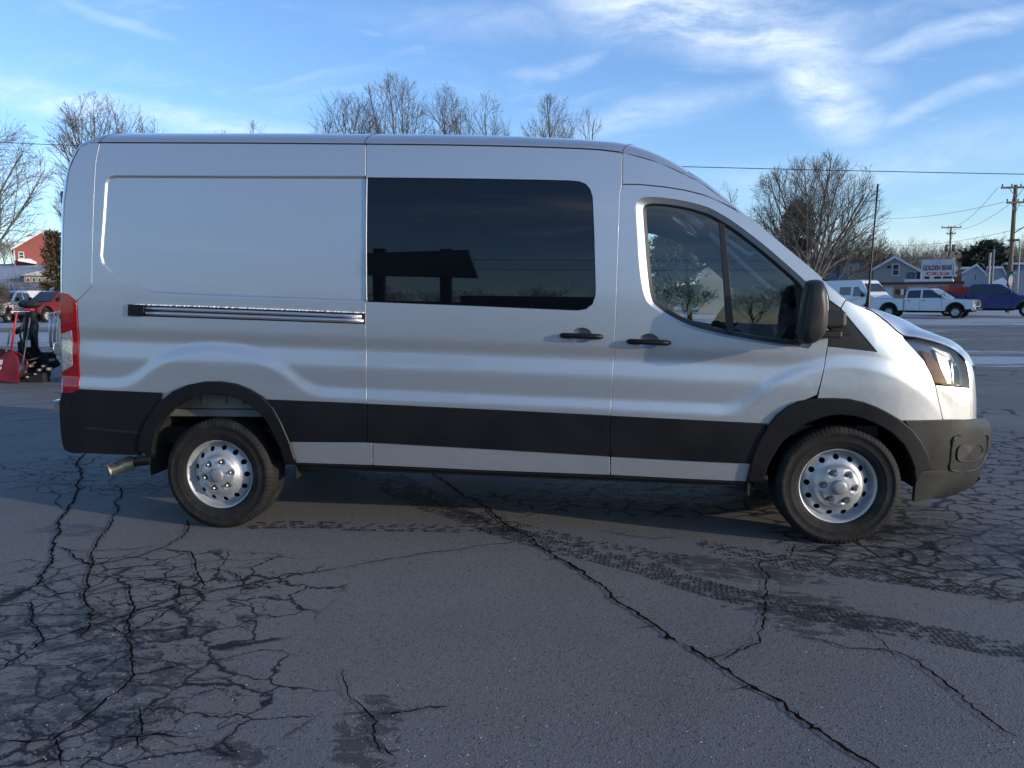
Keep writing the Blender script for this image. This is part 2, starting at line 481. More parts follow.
def panel(name, poly, m, s=-1, off=0.0, holes=(), gap=0.0024, flange=0.02, rx=0.03, rz=0.013, parent=None, rel=None, seg=0.02, rnd=0.0014, extra=True, feat=None):
    """a body panel cut out of the side surface: polygon in (x, z)"""
    parent = parent or van
    poly = offset_poly(resample_keep(poly, seg), gap)
    hs = [offset_poly(resample_keep(h_, seg), -gap) for h_ in holes]
    x0, z0 = poly.min(0); x1, z1 = poly.max(0)
    gx, gz = np.meshgrid(np.arange(x0+rx/2, x1, rx), np.arange(z0+rz/2, z1, rz))
    gx = gx.ravel(); gz = gz.ravel()
    keep = inpoly(poly, gx, gz) & (polydist(poly, gx, gz) > rz*0.45)
    if feat is not None: keep &= polydist(feat, gx, gz) > 0.015
    for h_ in hs: keep &= ~inpoly(h_, gx, gz) & (polydist(h_, gx, gz) > rz*0.45)
    pts = [Vector((a, b)) for a, b in zip(gx[keep], gz[keep])]
    if feat is not None:
        for o_ in (-0.012, -0.0075, -0.004, 0.0, 0.004, 0.0075, 0.012):
            fl = resample_keep(offset_poly(feat, o_), 0.012)
            kk = inpoly(poly, fl[:, 0], fl[:, 1]) & (polydist(poly, fl[:, 0], fl[:, 1]) > 0.004)
            for h_ in hs: kk &= ~inpoly(h_, fl[:, 0], fl[:, 1])
            far_ = np.array([0])
            pts += [Vector(p) for p in fl[kk]]
    nb = 0; edges = []; loops = []
    bp = []
    for L in [poly]+hs:
        st = len(bp); bp += [Vector(p) for p in L]; n = len(L)
        edges += [(st+i, st+(i+1) % n) for i in range(n)]; loops.append((st, n))
    allp = bp+pts
    vo, eo, fo, *_ = delaunay_2d_cdt(allp, edges, [], 0, 1e-6)
    V2 = np.array([tuple(v) for v in vo]); F = np.array([f for f in fo if len(f) == 3])
    cen = V2[F].mean(1)
    k = inpoly(poly, cen[:, 0], cen[:, 1])
    for h_ in hs: k &= ~inpoly(h_, cen[:, 0], cen[:, 1])
    F = F[k]
    # orient anticlockwise in (x, z)
    a, b, c = V2[F[:, 0]], V2[F[:, 1]], V2[F[:, 2]]
    cr = (b[:, 0]-a[:, 0])*(c[:, 1]-a[:, 1])-(b[:, 1]-a[:, 1])*(c[:, 0]-a[:, 0])
    F[cr < 0] = F[cr < 0][:, ::-1]
    if s > 0: F = F[:, ::-1]
    def surf(P, o):
        X, Z = P[:, 0], P[:, 1]; e = 0.004
        wv_ = SW(X, Z, extra)+o
        wx = (SW(X+e, Z, extra)-SW(X-e, Z, extra))/(2*e); wz = (SW(X, Z+e, extra)-SW(X, Z-e, extra))/(2*e)
        n_ = np.stack([-wx, np.full_like(wx, s), -wz], 1); n_ /= np.linalg.norm(n_, axis=1)[:, None]
        return np.stack([X, s*wv_, Z], 1), n_
    V3, N3 = surf(V2, off)
    V = [V3]; N = [N3]; FF = [tuple(f) for f in F]; base = len(V2)
    for li, L in enumerate([poly]+hs):
        sg = -1 if li == 0 else 1
        p = np.asarray(L); n = len(p)
        p1 = offset_poly(p, sg*rnd)[:n]; pe = p if area2(p) > 0 else p[::-1]
        out = p1-pe; out /= np.linalg.norm(out, axis=1)[:, None]+1e-9
        A, NA = surf(pe, off); B, NB = surf(p1, off-rnd); C_, _n = surf(p1, off-flange)
        o3 = np.stack([out[:, 0], 0*out[:, 0], out[:, 1]], 1)
        NBb = NB*0.5+o3*0.8; NBb /= np.linalg.norm(NBb, axis=1)[:, None]
        V += [A, B, C_]; N += [NA, NBb, o3]
        for i in range(n):
            j = (i+1) % n
            for q in (0, n):
                f = (base+q+i, base+q+j, base+q+n+j, base+q+n+i)
                FF.append(f if (s < 0) == (li > 0) else f[::-1])
        base += 3*n
    return pymesh(name, np.vstack(V), FF, m, parent, normals=np.vstack(N))

def resample_keep(P, seg):
    P = np.asarray(P, float); out = []
    n = len(P)
    for i in range(n):
        a, b = P[i], P[(i+1) % n]; L = np.linalg.norm(b-a); k = max(1, int(round(L/seg)))
        for j in range(k): out.append(a+(b-a)*j/k)
    return np.array(out)

def strip(name, A, B, offA, offB, m, s=-1, n=160, parent=None):
    """ring between two closed outlines with different depths"""
    A = resample(A, n); B0 = resample(B, n*3)
    # match nearest start and walk
    B1 = []
    k0 = int(np.argmin(np.linalg.norm(B0-A[0], axis=1)))
    B1 = np.array([B0[(k0+3*i) % (3*n)] for i in range(n)])
    def q(P, o): return np.stack([P[:, 0], s*(SW(P[:, 0], P[:, 1])+o), P[:, 1]], 1)
    V = np.vstack([q(A, offA), q(B1, offB)])
    F = []
    for i in range(n):
        j = (i+1) % n; f = (i, j, n+j, n+i)
        F.append(f if s > 0 else f[::-1])
    return pymesh(name, V, F, m, parent or van, smooth=True)

# seams (pixels)
SEAM_R = [(103, 134), (100, 142.5), (96, 162), (93, 230), (92, 286.5), (77, 301)]
arch_r_out = [(140.6, 449), (143, 434), (150, 419), (161, 403), (175, 392), (190, 385.5), (206, 382.5), (222, 382.5), (237.5, 385), (250, 390), (262.5, 397.5), (273, 408), (281, 422.5), (289, 441), (295, 461)]
arch_r_in = [(152.5, 456), (153, 446), (156, 432), (161, 420), (169, 410), (180, 402), (194, 396), (207, 393), (219, 392.5), (232, 394), (244, 399), (254, 405), (262.5, 413), (269, 421), (275, 432), (283, 449), (286, 461)]
arch_f_out = [(748, 479.5), (754, 455), (761, 439), (769, 426), (777, 416), (788, 407.5), (800, 402), (816, 399.5), (833, 399.3), (848, 400), (862.5, 403), (875, 407.5), (886, 413), (898, 420), (910, 430), (919, 442), (925, 454), (929, 468)]
arch_f_in = [(761.5, 481), (765, 467), (770.5, 456), (780, 441), (794, 429), (804, 422), (815, 418), (827, 414), (839, 413), (854, 414.5), (868, 419), (881, 425), (892, 432), (903, 443), (910, 456), (914, 467), (915, 479.5), (913, 499)]
P_roof = SP(E_px_roof + E_px_hood)

def Z(L): return SP(L)
roofline_q = [(100, 142.5), (180, 142.8), (260, 143), (365.5, 144)]
# quarter panel
quarter = Z(SEAM_R[1:] + [(79, 331), (79.5, 366), (79, 390), (110, 391.5), (158, 393.5)] + arch_r_out[4:11][0:0] + [(161, 403), (175, 392), (190, 385.5), (206, 382.5), (222, 382.5), (237.5, 385), (250, 390), (262.5, 397.5), (266, 400), (320, 402.2), (366.5, 404.2), (366, 320), (366, 240), (366, 144.2), (260, 143), (180, 142.8)])
slide_win = [(367.3, 177.5), (470, 178.6), (540, 179.9), (570, 180.6), (579, 181.5), (585.6, 184), (590, 189), (592.5, 197), (594, 230), (595.6, 287.5), (595.2, 296), (592.5, 304), (586, 309), (578, 310.4), (570, 310.2), (470, 305.8), (367, 301.8)]
sliding = Z([(366.5, 144), (440, 144.8), (520, 146.3), (592, 149), (622.5, 152.5), (622, 185), (620, 194), (618, 256), (615, 337), (612, 395), (610.5, 416), (490, 410), (366.7, 404.2), (366, 320), (366, 240)])
FD_top = [(622, 184.5), (640, 184.8), (662.5, 187), (684, 190.3), (703, 195), (714, 199), (725, 204.5), (750, 218.5), (768, 233.5), (787.5, 250), (812, 270), (820, 277.5), (825.5, 288)]
door_rear = [(622, 184.5), (620, 194), (618, 256), (615, 337), (612, 395), (610.5, 416.3)]
front_door = Z(FD_top + [(828.5, 300), (829, 322), (827.5, 345), (824, 367), (817, 395), (814.5, 400.5)][0:5] + [(800, 402), (788, 407.5), (777, 416), (769, 426.5)][::1] + [(766, 424.2), (690, 420.2)] + door_rear[::-1])
win_out = [(636.3, 210), (637, 203), (641, 199), (650, 197.3), (665, 198.3), (681, 200.6), (696, 204), (709, 208), (723, 215.5), (737.5, 225), (762.5, 244), (787.5, 265.5), (803, 279.5), (812, 290), (813, 320), (811, 345.5), (799, 347), (771, 344.5), (735, 338.8), (700, 331), (677, 322.5), (655, 309), (645, 297), (640, 270), (638, 240)]
win_seal = [(643.5, 212), (644, 206.5), (647, 203.7), (655, 203), (668, 204), (684, 206.5), (698, 210), (711, 214.5), (724, 222), (738, 231), (762, 249.5), (786, 270), (799, 282), (804.5, 291), (805, 318), (803, 344), (790, 344.6), (770, 342.3), (735, 336.3), (701, 328.5), (679, 320), (659, 307.5), (651.5, 297), (648, 270), (645.5, 240)]
win_glass = [(646.5, 213), (647, 208.5), (650, 206), (656, 205.6), (668, 206.4), (683, 209), (697, 212.6), (709, 217), (722, 224.5), (736, 233.6), (760, 252), (784, 272.5), (796, 283.5), (801, 292), (801.5, 318), (800, 340.5), (790, 341), (771, 338.8), (736, 332.6), (703, 324.7), (681, 316.5), (662, 304.6), (655, 295), (651, 270), (648.5, 240)]
fender = Z([(826.5, 289.5), (829.5, 300), (840, 309), (877, 351.5), (828, 345.8), (824.5, 367), (817.5, 398.5), (833, 398.8), (848, 399.5), (862.5, 402.5), (875, 407), (886, 412.5), (898, 419.5), (905, 421.2), (942.7, 420), (939, 403), (935, 384.5), (931, 374), (924, 361), (905, 339.5), (902, 335), (886, 321.5), (872, 311.5), (852, 303.2), (845, 300.5), (838.5, 308.2)][3:])
fender = Z([(841, 308.5), (877, 351.8), (828, 346.5), (824.5, 367), (817.5, 399), (833, 399.3), (848, 400), (862.5, 403), (875, 407.5), (886, 413), (898, 420), (905, 421.2), (942.7, 420), (939, 403), (935, 384.5), (931, 374), (924, 361), (905, 339.5), (902, 335), (886, 321.5), (872, 311.5), (854, 304), (846, 300)])
cabside = Z([(623, 152.5), (660, 163), (700, 182), (725, 200.5), (750, 220.5), (775, 241), (800, 262), (820, 279), (838, 293.5), (845.5, 299.5), (840.5, 308), (829.5, 300), (826.3, 289), (820.5, 277), (812, 269.3), (787.5, 249.2), (768, 232.7), (750, 217.7), (725, 203.7), (703, 194.3), (684, 189.6), (662.5, 186.3), (640, 184.1), (622.6, 183.8)])
mirror_base = Z([(829.3, 300.5), (840.5, 309), (859, 330), (876.5, 351.5), (850, 349.6), (828, 346)])
corner = Z([(100, 142.5), (96, 162), (93, 230), (92, 286.5), (76.5, 301), (68, 295), (62.5, 293.5), (63, 250), (64, 210), (65.5, 195), (69, 170), (74, 158), (80, 147), (90, 143)])
nosep = Z([(935.3, 385), (969.5, 388), (971, 404), (971, 419.5), (943, 420)])
headl = Z([(905.5, 339), (918, 338.5), (942, 345), (957, 353), (964.5, 361.5), (968, 374), (969.5, 387.7), (950, 386), (935.3, 384.3), (931, 374), (924, 361)])
clad_r = Z([(79, 389.5), (110, 391), (163, 393.2), (159, 404.5), (150, 418), (143, 433), (140.6, 449), (140.6, 454.5), (110, 453.5), (81, 452), (76, 436), (72, 412), (73, 393)])
clad_q = Z([(266, 399.8), (320, 402), (366, 404), (366.5, 441.5), (290, 440.7), (281, 421), (273, 408)])
clad_s = Z([(367.5, 404.2), (490, 410), (610, 416), (608.5, 432), (609.5, 455.6), (490, 448.5), (368, 441.7)])
clad_f = Z([(611, 416.2), (690, 420.2), (766, 424), (761, 438), (754, 454), (752, 463), (690, 460.2), (610.7, 455.8), (609.8, 432)])
rock = [Z([(290.5, 442), (372, 442.2), (372.5, 465.2), (288, 462.5)]), Z([(373, 442.2), (490, 449), (609.7, 456), (610.3, 475), (490, 470.5), (373.2, 465.2)]), Z([(610.8, 456.2), (690, 460.6), (751.5, 463.5), (747.5, 481.5), (690, 479), (611, 475)])]
tailp = Z([(61.5, 293.5), (68, 295), (76, 302), (77.7, 331), (79, 366), (79, 389), (78.5, 392.5), (75, 394), (64, 392), (62.5, 371), (61.7, 331)])
tail_clear = Z([(62.5, 334), (72.5, 330.5), (73.5, 365), (63.2, 371.5)])
trimF = Z(arch_f_out + [(929, 468), (928, 470), (915, 470)][0:0] + [(920, 470), (915, 479.5)] + arch_f_in[::-1][2:])
trimR = Z(arch_r_out + arch_r_in[::-1])
bumpF = Z([(905, 421), (943, 420), (950, 419.8), (950, 431), (950, 448), (949, 462), (946, 479), (940, 490), (930, 498), (913.5, 500.5), (915.5, 480), (920.5, 470.5), (930, 468.5), (925.8, 454), (919.8, 442), (910.8, 430)])
bumpR = Z([(72.5, 393), (71.5, 412), (75.5, 436), (80.5, 452.5), (72, 452), (66, 449.5), (64, 444), (62, 418), (63, 393)])
def win_px(L): return Z(L)
W_OUT, W_SEAL, W_GLASS = catmull(Z(win_out), 3, True), catmull(Z(win_seal), 3, True), catmull(Z(win_glass), 3, True)
SW_P = Z(slide_win)

def cup_hole(px, py):
    x, z = S(px, py); return np.array([(x+0.058*math.cos(a), z+0.043*math.sin(a)) for a in np.linspace(0, 2*PI, 28, endpoint=False)])
for s in (-1, 1):
    q = panel('quarter_panel', quarter, SILVER, s, feat=RECESS)
    c = panel('rear_corner_panel', corner, SILVER, s, gap=0.0025)
    sl = panel('sliding_door' if s < 0 else 'side_panel', sliding, SILVER, s, holes=[SW_P]+([cup_hole(581.5, 335.2)] if s < 0 else []), extra=False)
    panel('side_window', SW_P, TINTED, s, off=-0.003, gap=0.004, flange=0.01, rx=0.08, rz=0.05, parent=sl, seg=0.03, extra=False)
    # black gasket behind the flush glass
    panel('window_gasket', offset_poly(SW_P, -0.012), SEAL, s, off=-0.012, gap=0, flange=0.004, rx=0.2, rz=0.1, parent=sl, seg=0.05)
    fd = panel('front_door', front_door, SILVER, s, holes=[W_OUT, cup_hole(648.5, 341.2)], extra=False)
    strip('window_surround', W_OUT, W_SEAL, -0.002, -0.020, SILVER, s, parent=fd)
    strip('window_seal', W_SEAL, W_GLASS, -0.018, -0.026, SEAL, s, parent=fd)
    panel('door_glass', W_GLASS, CLEAR, s, off=-0.026, gap=-0.004, flange=0.003, rx=0.08, rz=0.05, parent=fd, seg=0.03)
    dv = Z([(719.8, 222), (725, 225), (734.5, 333.5), (727.5, 332.5)])
    panel('window_divider', dv, SEAL, s, off=-0.016, gap=0, flange=0.02, rx=0.05, rz=0.05, parent=fd, seg=0.03)
    panel('fender', fender, SILVER, s)
    panel('cab_side_panel', cabside, SILVER, s, gap=0.002)
    mb_ = panel('mirror_base_trim', mirror_base, GREYP, s, off=-0.004, gap=0.001)
    for gr in ([(833, 312), (839, 311.5), (845, 319), (840, 319)], [(831, 327), (846, 327), (853, 334), (851, 335), (831, 333)]):
        panel('air_vent_groove', Z(gr), DARK, s, off=0.0015, gap=0, flange=0.004, rx=0.02, rz=0.02, parent=mb_, rnd=0.001)
    panel('nose_panel', nosep, SILVER, s, gap=0.002)
    for nm, P_ in (('rear_cladding', clad_r), ('quarter_cladding', clad_q), ('sliding_door_cladding', clad_s), ('front_door_cladding', clad_f)):
        panel(nm, P_, BLACKP, s, off=0.012, gap=0.0015, flange=0.022, rnd=0.005)
    gl_ = Z([(86, 426.3), (110, 428.5), (141, 431.3), (141, 433.3), (110, 431.3), (86.5, 428.5)])
    panel('cladding_groove', gl_, SEAL, s, off=0.0135, gap=0, flange=0.004, rnd=0.0008)
    for P_ in rock: panel('rocker_panel', P_, SILVER, s, off=0.0, gap=0.002)
    panel('wheel_arch_trim', trimF, BLACKP, s, off=0.026, gap=0.0, flange=0.06, rnd=0.008, rx=0.02, rz=0.02)
    panel('wheel_arch_trim', trimR, BLACKP, s, off=0.026, gap=0.0, flange=0.05, rnd=0.008, rx=0.02, rz=0.02)
    tl = panel('tail_light', tailp, REDL, s, off=0.008, gap=0.0012, flange=0.03, rnd=0.006)
    panel('reversing_lens', tail_clear, CLRL, s, off=0.0095, gap=0, flange=0.004, rnd=0.001, parent=tl)
    hl = panel('headlight', headl, LENS, s, off=0.002, gap=0.002, flange=0.03)
    hb = panel('headlight_bezel', headl, mat('bezel_grey', (0.36, 0.38, 0.41), 0.4, 0.4), s, off=-0.0425, gap=0.004, flange=0.01, parent=hl)
    am = Z([(924, 352), (931, 354), (940, 366), (948, 383.5), (937, 381.5), (931, 370)])
    panel('turn_signal', am, AMBER, s, off=-0.018, gap=0.0, flange=0.02, rnd=0.004, parent=hl)
    rf = Z([(937, 352), (948, 358), (951, 368), (953, 384), (949.5, 384), (943, 369)])
    panel('reflector', rf, CHROME, s, off=-0.022, gap=0.0, flange=0.015, rnd=0.006, parent=hl)
    rf = Z([(954, 362), (960, 366), (963, 384), (955.5, 384)])
    panel('reflector', rf, CHROME, s, off=-0.026, gap=0.0, flange=0.015, rnd=0.006, parent=hl)
    bf = panel('bumper_side', bumpF, GREYP, s, off=0.012, gap=0.001, flange=0.03, rnd=0.005)
    fog_o = catmull(Z([(957, 450.5), (961, 446.5), (972, 445), (984, 443.5), (984, 469), (968, 471), (960.5, 467.5), (958, 460)]), 3, True)
    # black bumper step and groove
    panel('bumper_groove', Z([(912, 471), (940, 470.5), (948, 473), (930, 474), (914, 474)]), SEAL, s, off=0.0135, gap=0, flange=0.003, rnd=0.001, parent=bf)
    panel('rear_bumper_side', bumpR, BLACKP, s, off=0.014, gap=0.001, flange=0.03, rnd=0.005)
    # inner skins: a dark one behind the seams, a light lined one inside the cab
    shell_out = Z([(66, 295), (66, 200), (76, 160), (90, 146), (100, 145), (260, 146), (440, 148), (592, 152), (622, 156), (660, 167), (700, 186), (750, 224), (800, 266), (842, 300), (872, 315), (889, 330), (893, 345), (893, 405)] + [(885, 407), (862, 394), (820, 391), (790, 398), (768, 415), (750, 445), (742, 470), (300, 455), (288, 420), (262, 392), (237, 378), (206, 376), (175, 385), (150, 396), (80, 386)])
    panel('inner_body_skin', shell_out, SEAL, s, off=-0.030, gap=0, flange=0.001, rx=0.12, rz=0.08, holes=[offset_poly(W_GLASS, -0.008)], seg=0.08, extra=False)
    cab_in = Z([(600, 160), (622, 158), (660, 170), (700, 190), (750, 228), (800, 270), (838, 302), (842, 320), (820, 380), (780, 390), (600, 380)])
    panel('cab_lining', cab_in, CREAM, s, off=-0.075, gap=0, flange=0.03, rx=0.12, rz=0.08, holes=[offset_poly(W_GLASS, 0.004)], seg=0.06, extra=False)

# ------------------------------------------------------------------ wraps: roof, windscreen, bonnet, nose
def bez_wrap(E, C, hE, hC, n=24):
    """E: (k,3) edge points on near side (y<0) with tangents hE (k,3); C: (k,3) centre points, hC half handles. Returns grid k x (2n+1)"""
    t = np.linspace(0, 1, n+1); t = t**1.25
    B = [(1-t)**3, 3*(1-t)**2*t, 3*(1-t)*t**2, t**3]
    P1 = E+hE; P2 = C.copy(); P2[:, 1] = -hC
    G = E[:, None]*B[0][None, :, None]+P1[:, None]*B[1][None, :, None]+P2[:, None]*B[2][None, :, None]+C[:, None]*B[3][None, :, None]
    Mi = G[:, ::-1][:, 1:].copy(); Mi[..., 1] *= -1
    return np.concatenate([G, Mi], 1)
def grid_normals(G):
    du = np.gradient(G, axis=0); dv = np.gradient(G, axis=1)
    n = np.cross(du, dv); n /= np.linalg.norm(n, axis=2)[..., None]+1e-12
    return n
def grid_obj(name, G, N, mask, m, parent=None):
    a, b = G.shape[:2]; used = {}; V = []; NN = []; F = []
    for i in range(a-1):
        for j in range(b-1):
            if not mask[i, j]: continue
            f = []
            for (p, q) in ((i, j), (i+1, j), (i+1, j+1), (i, j+1)):
                if (p, q) not in used: used[(p, q)] = len(V); V.append(G[p, q]); NN.append(N[p, q])
                f.append(used[(p, q)])
            F.append(f)
    if F:
        VA = np.array(V); NA = np.array(NN); FA = np.array(F)
        fn_ = np.cross(VA[FA[:, 2]]-VA[FA[:, 0]], VA[FA[:, 3]]-VA[FA[:, 1]])
        if np.sum(fn_*NA[FA[:, 0]]) < 0: F = [f[::-1] for f in F]
    return pymesh(name, V, F, m, parent or van, normals=NN)

# control rows: edge pixel, centre (x, level z), up-handle length (level), forward handle, centre handle
rows = [  # px, py,   Cx,   Cz,   hx,    hz,   hy
    (62.5, 300, -1.200, 1.360, -0.070, 0.000, 0.50),
    (63, 250, -1.200, 1.680, -0.070, 0.000, 0.50),
    (64, 210, -1.190, 1.950, -0.070, 0.010, 0.50),
    (66, 190, -1.170, 2.100, -0.070, 0.020, 0.50),
    (69, 170, -1.130, 2.280, -0.050, 0.040, 0.45),
    (74, 157, -1.060, 2.390, -0.030, 0.030, 0.45),
    (80, 147.5, -0.960, 2.470, -0.020, 0.050, 0.45),
    (90, 143.4, -0.800, 2.505, 0.000, 0.070, 0.45),
    (100, 142.5, -0.660, 2.520, 0.000, 0.080, 0.45),
    (180, 142.8, -0.150, 2.515, 0.000, 0.085, 0.45),
    (260, 143, 0.350, 2.520, 0.000, 0.085, 0.45),
    (365, 144, 1.000, 2.520, 0.000, 0.085, 0.45),
    (440, 144.8, 1.450, 2.520, 0.000, 0.085, 0.45),
    (520, 146.3, 1.930, 2.510, 0.000, 0.080, 0.45),
    (592, 149, 2.400, 2.485, 0.000, 0.075, 0.45),
    (623, 152.5, 2.620, 2.460, 0.010, 0.070, 0.45),
    (660, 163, 2.800, 2.390, 0.020, 0.045, 0.48),
    (700, 182, 2.990, 2.270, 0.000, 0.020, 0.50),
    (725, 200.5, 3.160, 2.140, 0.000, 0.020, 0.50),
    (750, 220.5, 3.330, 1.990, 0.000, 0.020, 0.50),
    (775, 241, 3.490, 1.850, 0.000, 0.020, 0.50),
    (800, 262, 3.660, 1.695, 0.000, 0.020, 0.50),
    (820, 279, 3.800, 1.570, 0.000, 0.020, 0.50),
    (838, 293.5, 3.930, 1.450, 0.000, 0.020, 0.52),
    (852, 303, 4.030, 1.380, 0.000, 0.020, 0.55),
    (872, 311.5, 4.230, 1.375, 0.020, 0.050, 0.55),
    (886, 321.5, 4.380, 1.365, 0.020, 0.070, 0.50),
    (902, 335, 4.470, 1.330, 0.020, 0.085, 0.50),
    (918, 338, 4.550, 1.300, 0.020, 0.070, 0.50),
    (942, 344.5, 4.650, 1.250, 0.030, 0.055, 0.50),
    (957, 352.5, 4.710, 1.180, 0.040, 0.040, 0.50),
    (965, 361, 4.745, 1.100, 0.050, 0.020, 0.50),
    (968.5, 374, 4.765, 1.020, 0.060, 0.010, 0.50),
    (970, 388, 4.775, 0.950, 0.060, 0.000, 0.50),
    (971, 404, 4.780, 0.870, 0.060, 0.000, 0.50),
    (971, 419, 4.780, 0.800, 0.060, 0.000, 0.50)]
def make_wrap(rows, sub=6, off=0.0, n=24):
    K = []
    for (px, py, cx, cz, hx, hz, hy) in rows:
        x, z = S(px, py, off)
        K.append((x, z, cx, cz-TILT*(cx-1.2), hx, hz, hy))
    K = catmull(np.array(K), sub)
    x, z = K[:, 0], K[:, 1]
    e = 0.01
    wv_ = SW(x, z, False)+off
    wx = (SW(x+e, z, False)-SW(x-e, z, False))/(2*e); wz = (SW(x, z+e, False)-SW(x, z-e, False))/(2*e)
    E = np.stack([x, -wv_, z], 1)
    hE = np.stack([K[:, 4], -(wx*K[:, 4]+wz*K[:, 5]), K[:, 5]], 1)
    C_ = np.stack([K[:, 2], 0*x, K[:, 3]], 1)
    G = bez_wrap(E, C_, hE, K[:, 6], n)
    N = grid_normals(G)
    if N[len(G)//2, n][2] < 0: N = -N
    return G, N
SUBW = 6
G, N = make_wrap(rows, SUBW)
# keep the normals pointing outwards
cent = np.array([1.8, 0, 1.2])
nrow, ncol = G.shape[0]-1, G.shape[1]-1
I, J = np.meshgrid(np.arange(nrow), np.arange(ncol), indexing='ij')
def rr(a): return a*SUBW
tt = np.abs(J+0.5-ncol/2)/(ncol/2)
glass_mask = (I >= rr(17)-2) & (I < rr(24)-2) & (tt < 0.76)
hood_mask = (I >= rr(24)-2) & (I < rr(31)) & (tt < 2)
rear_mask = (I < rr(5))
roof_mask = (I >= rr(5)) & (I < rr(24)-2) & ~glass_mask
cowl = (I >= rr(24)-2) & (I < rr(25)-1) & (tt < 0.86)
grille_mask = (I >= rr(31)+2) & (tt < 0.70)
nose_mask = (I >= rr(31)) & ~grille_mask
grid_obj('rear_doors', G, N, rear_mask, SILVER)
grid_obj('roof', G, N, roof_mask, SILVER)
grid_obj('windscreen', G, N, glass_mask, CLEAR)
grid_obj('cowl', G, N, cowl, BLACKP)
grid_obj('bonnet', G, N, hood_mask & ~cowl, SILVER)
grid_obj('nose', G, N, nose_mask, SILVER)
grid_obj('grille', G-np.array([0.02, 0, 0]), N, grille_mask, SEAL)
# roof groove behind the cab and raised roof ribs
mb = MB()
for yy in (-0.45, -0.15, 0.15, 0.45):
    pts = []
    for k in range(rr(8), rr(15), 3):
        jj = int(np.argmin(np.abs(G[k, :, 1]-yy))); pts.append(G[k, jj]+np.array([0, 0, -0.014]))
    mb.tube(pts, 0.02, 6)
mb.build('roof_rib', SILVER, van)
# front grille bars
mb = MB()
for zc in (0.86, 0.94, 1.02):
    row = int(np.argmin(np.abs(G[rr(31):, ncol//2, 2]-(zc-TILT*3.5))))+rr(31)
    mb.tube([G[row, j]+np.array([-0.022, 0, 0]) for j in range(ncol//2-8, ncol//2+9)], 0.012, 6)
mb.build('grille_bar', CHROME, van)
# rear windows and number plate of the back doors
G2, N2 = G, N
for sgn in (-1, 1):
    msk = (I >= rr(0)+3) & (I < rr(4)) & (np.where(sgn < 0, J < ncol//2-2, J > ncol//2+1)) & (tt < 0.62) & (tt > 0.06)
    grid_obj('rear_window', G-np.array([0.004, 0, 0]), N, msk, TINTED)

brow_f = [  # front bumper wrap
    (950, 419.8, 4.85, 0.80, 0.16, 0.0, 0.55),
    (950, 431, 4.90, 0.74, 0.20, 0.0, 0.55),
    (950, 448, 4.91, 0.64, 0.20, 0.0, 0.55),
    (949, 462, 4.90, 0.54, 0.185, 0.0, 0.55),
    (946, 479, 4.87, 0.43, 0.17, -0.01, 0.55),
    (940, 490, 4.82, 0.36, 0.15, -0.02, 0.50),
    (930, 498, 4.72, 0.32, 0.10, -0.03, 0.45)]
Gb, Nb = make_wrap(brow_f, 6, 0.012)
for A_ in (Nb,):
    if A_[10, ncol//2, 0] < 0: Nb = -Nb
Ib, Jb = np.meshgrid(np.arange(Gb.shape[0]-1), np.arange(ncol), indexing='ij'); ttb = np.abs(Jb+0.5-ncol/2)/(ncol/2)
inm = (Ib > 14) & (Ib < 26) & (ttb < 0.45)
grid_obj('front_bumper', Gb, Nb, ~inm, GREYP)
Gt = np.stack([Gb[0]+np.array([-0.16, 0, 0.004]), Gb[0]+np.array([-0.02, 0, 0.006]), Gb[0]], 0); Gt[:2, :, 1] *= 0.97
Nt = np.zeros_like(Gt); Nt[..., 2] = 1
grid_obj('bumper_top', Gt, Nt, np.ones((2, ncol), bool), GREYP)
grid_obj('lower_grille', Gb-np.array([0.015, 0, 0]), Nb, inm, SEAL)
# fog lamp pockets on the bumper corners
for sgn in (-1, 1):
    mb = MB(); ring = []
    i0, i1, j0, j1 = 8, 21, 1, 13
    def gp(i, j, o=0.0):
        jj = j if sgn < 0 else ncol-j
        i_, j_ = int(i), int(jj); u_, v_ = i-i_, jj-j_
        def q(A): return (A[i_, j_]*(1-u_)*(1-v_)+A[i_+1, j_]*u_*(1-v_)+A[i_, min(j_+1, ncol)]*(1-u_)*v_+A[i_+1, min(j_+1, ncol)]*u_*v_)
        return Vector(q(Gb))+Vector(q(Nb))*o
    path = [(i0, j0+2), (i0, j1-1), (i0+3, j1), (i1-4, j1), (i1, j1-3), (i1, j0+1), (i1-4, j0), (i0+4, j0)]
    pl = catmull(np.array([gp(a, b, -0.001) for a, b in path]), 4, True)
    mb.tube(list(pl)+[pl[0]], 0.008, 6)
    fb = mb.build('fog_lamp_surround', GREYP, van)
    mb = MB()
    inner = catmull(np.array([gp(a, b, 0.002) for a, b in [(i0+4, j0+3), (i0+3, j1-2), (i1-5, j1-2), (i1-4, j0+2)]]), 4, True)
    inner = np.array([gp((i0+i1)/2+0.27*(i1-i0)*math.copysign(abs(math.sin(a))**0.6, math.sin(a)), (j0+j1)/2+0.33*(j1-j0)*math.copysign(abs(math.cos(a))**0.6, math.cos(a)), 0.004) for a in np.linspace(0, 2*PI, 28, endpoint=False)])
    cc_ = np.array(gp((i0+i1)/2, (j0+j1)/2, 0.007))
    mb.add([cc_]+list(inner), [(0, i+1, (i+1) % len(inner)+1) for i in range(len(inner))])
    mb.tube(list(inner)+[inner[0]], 0.005, 5)
    mb.build('fog_lamp_recess', SEAL, fb, recalc=False)

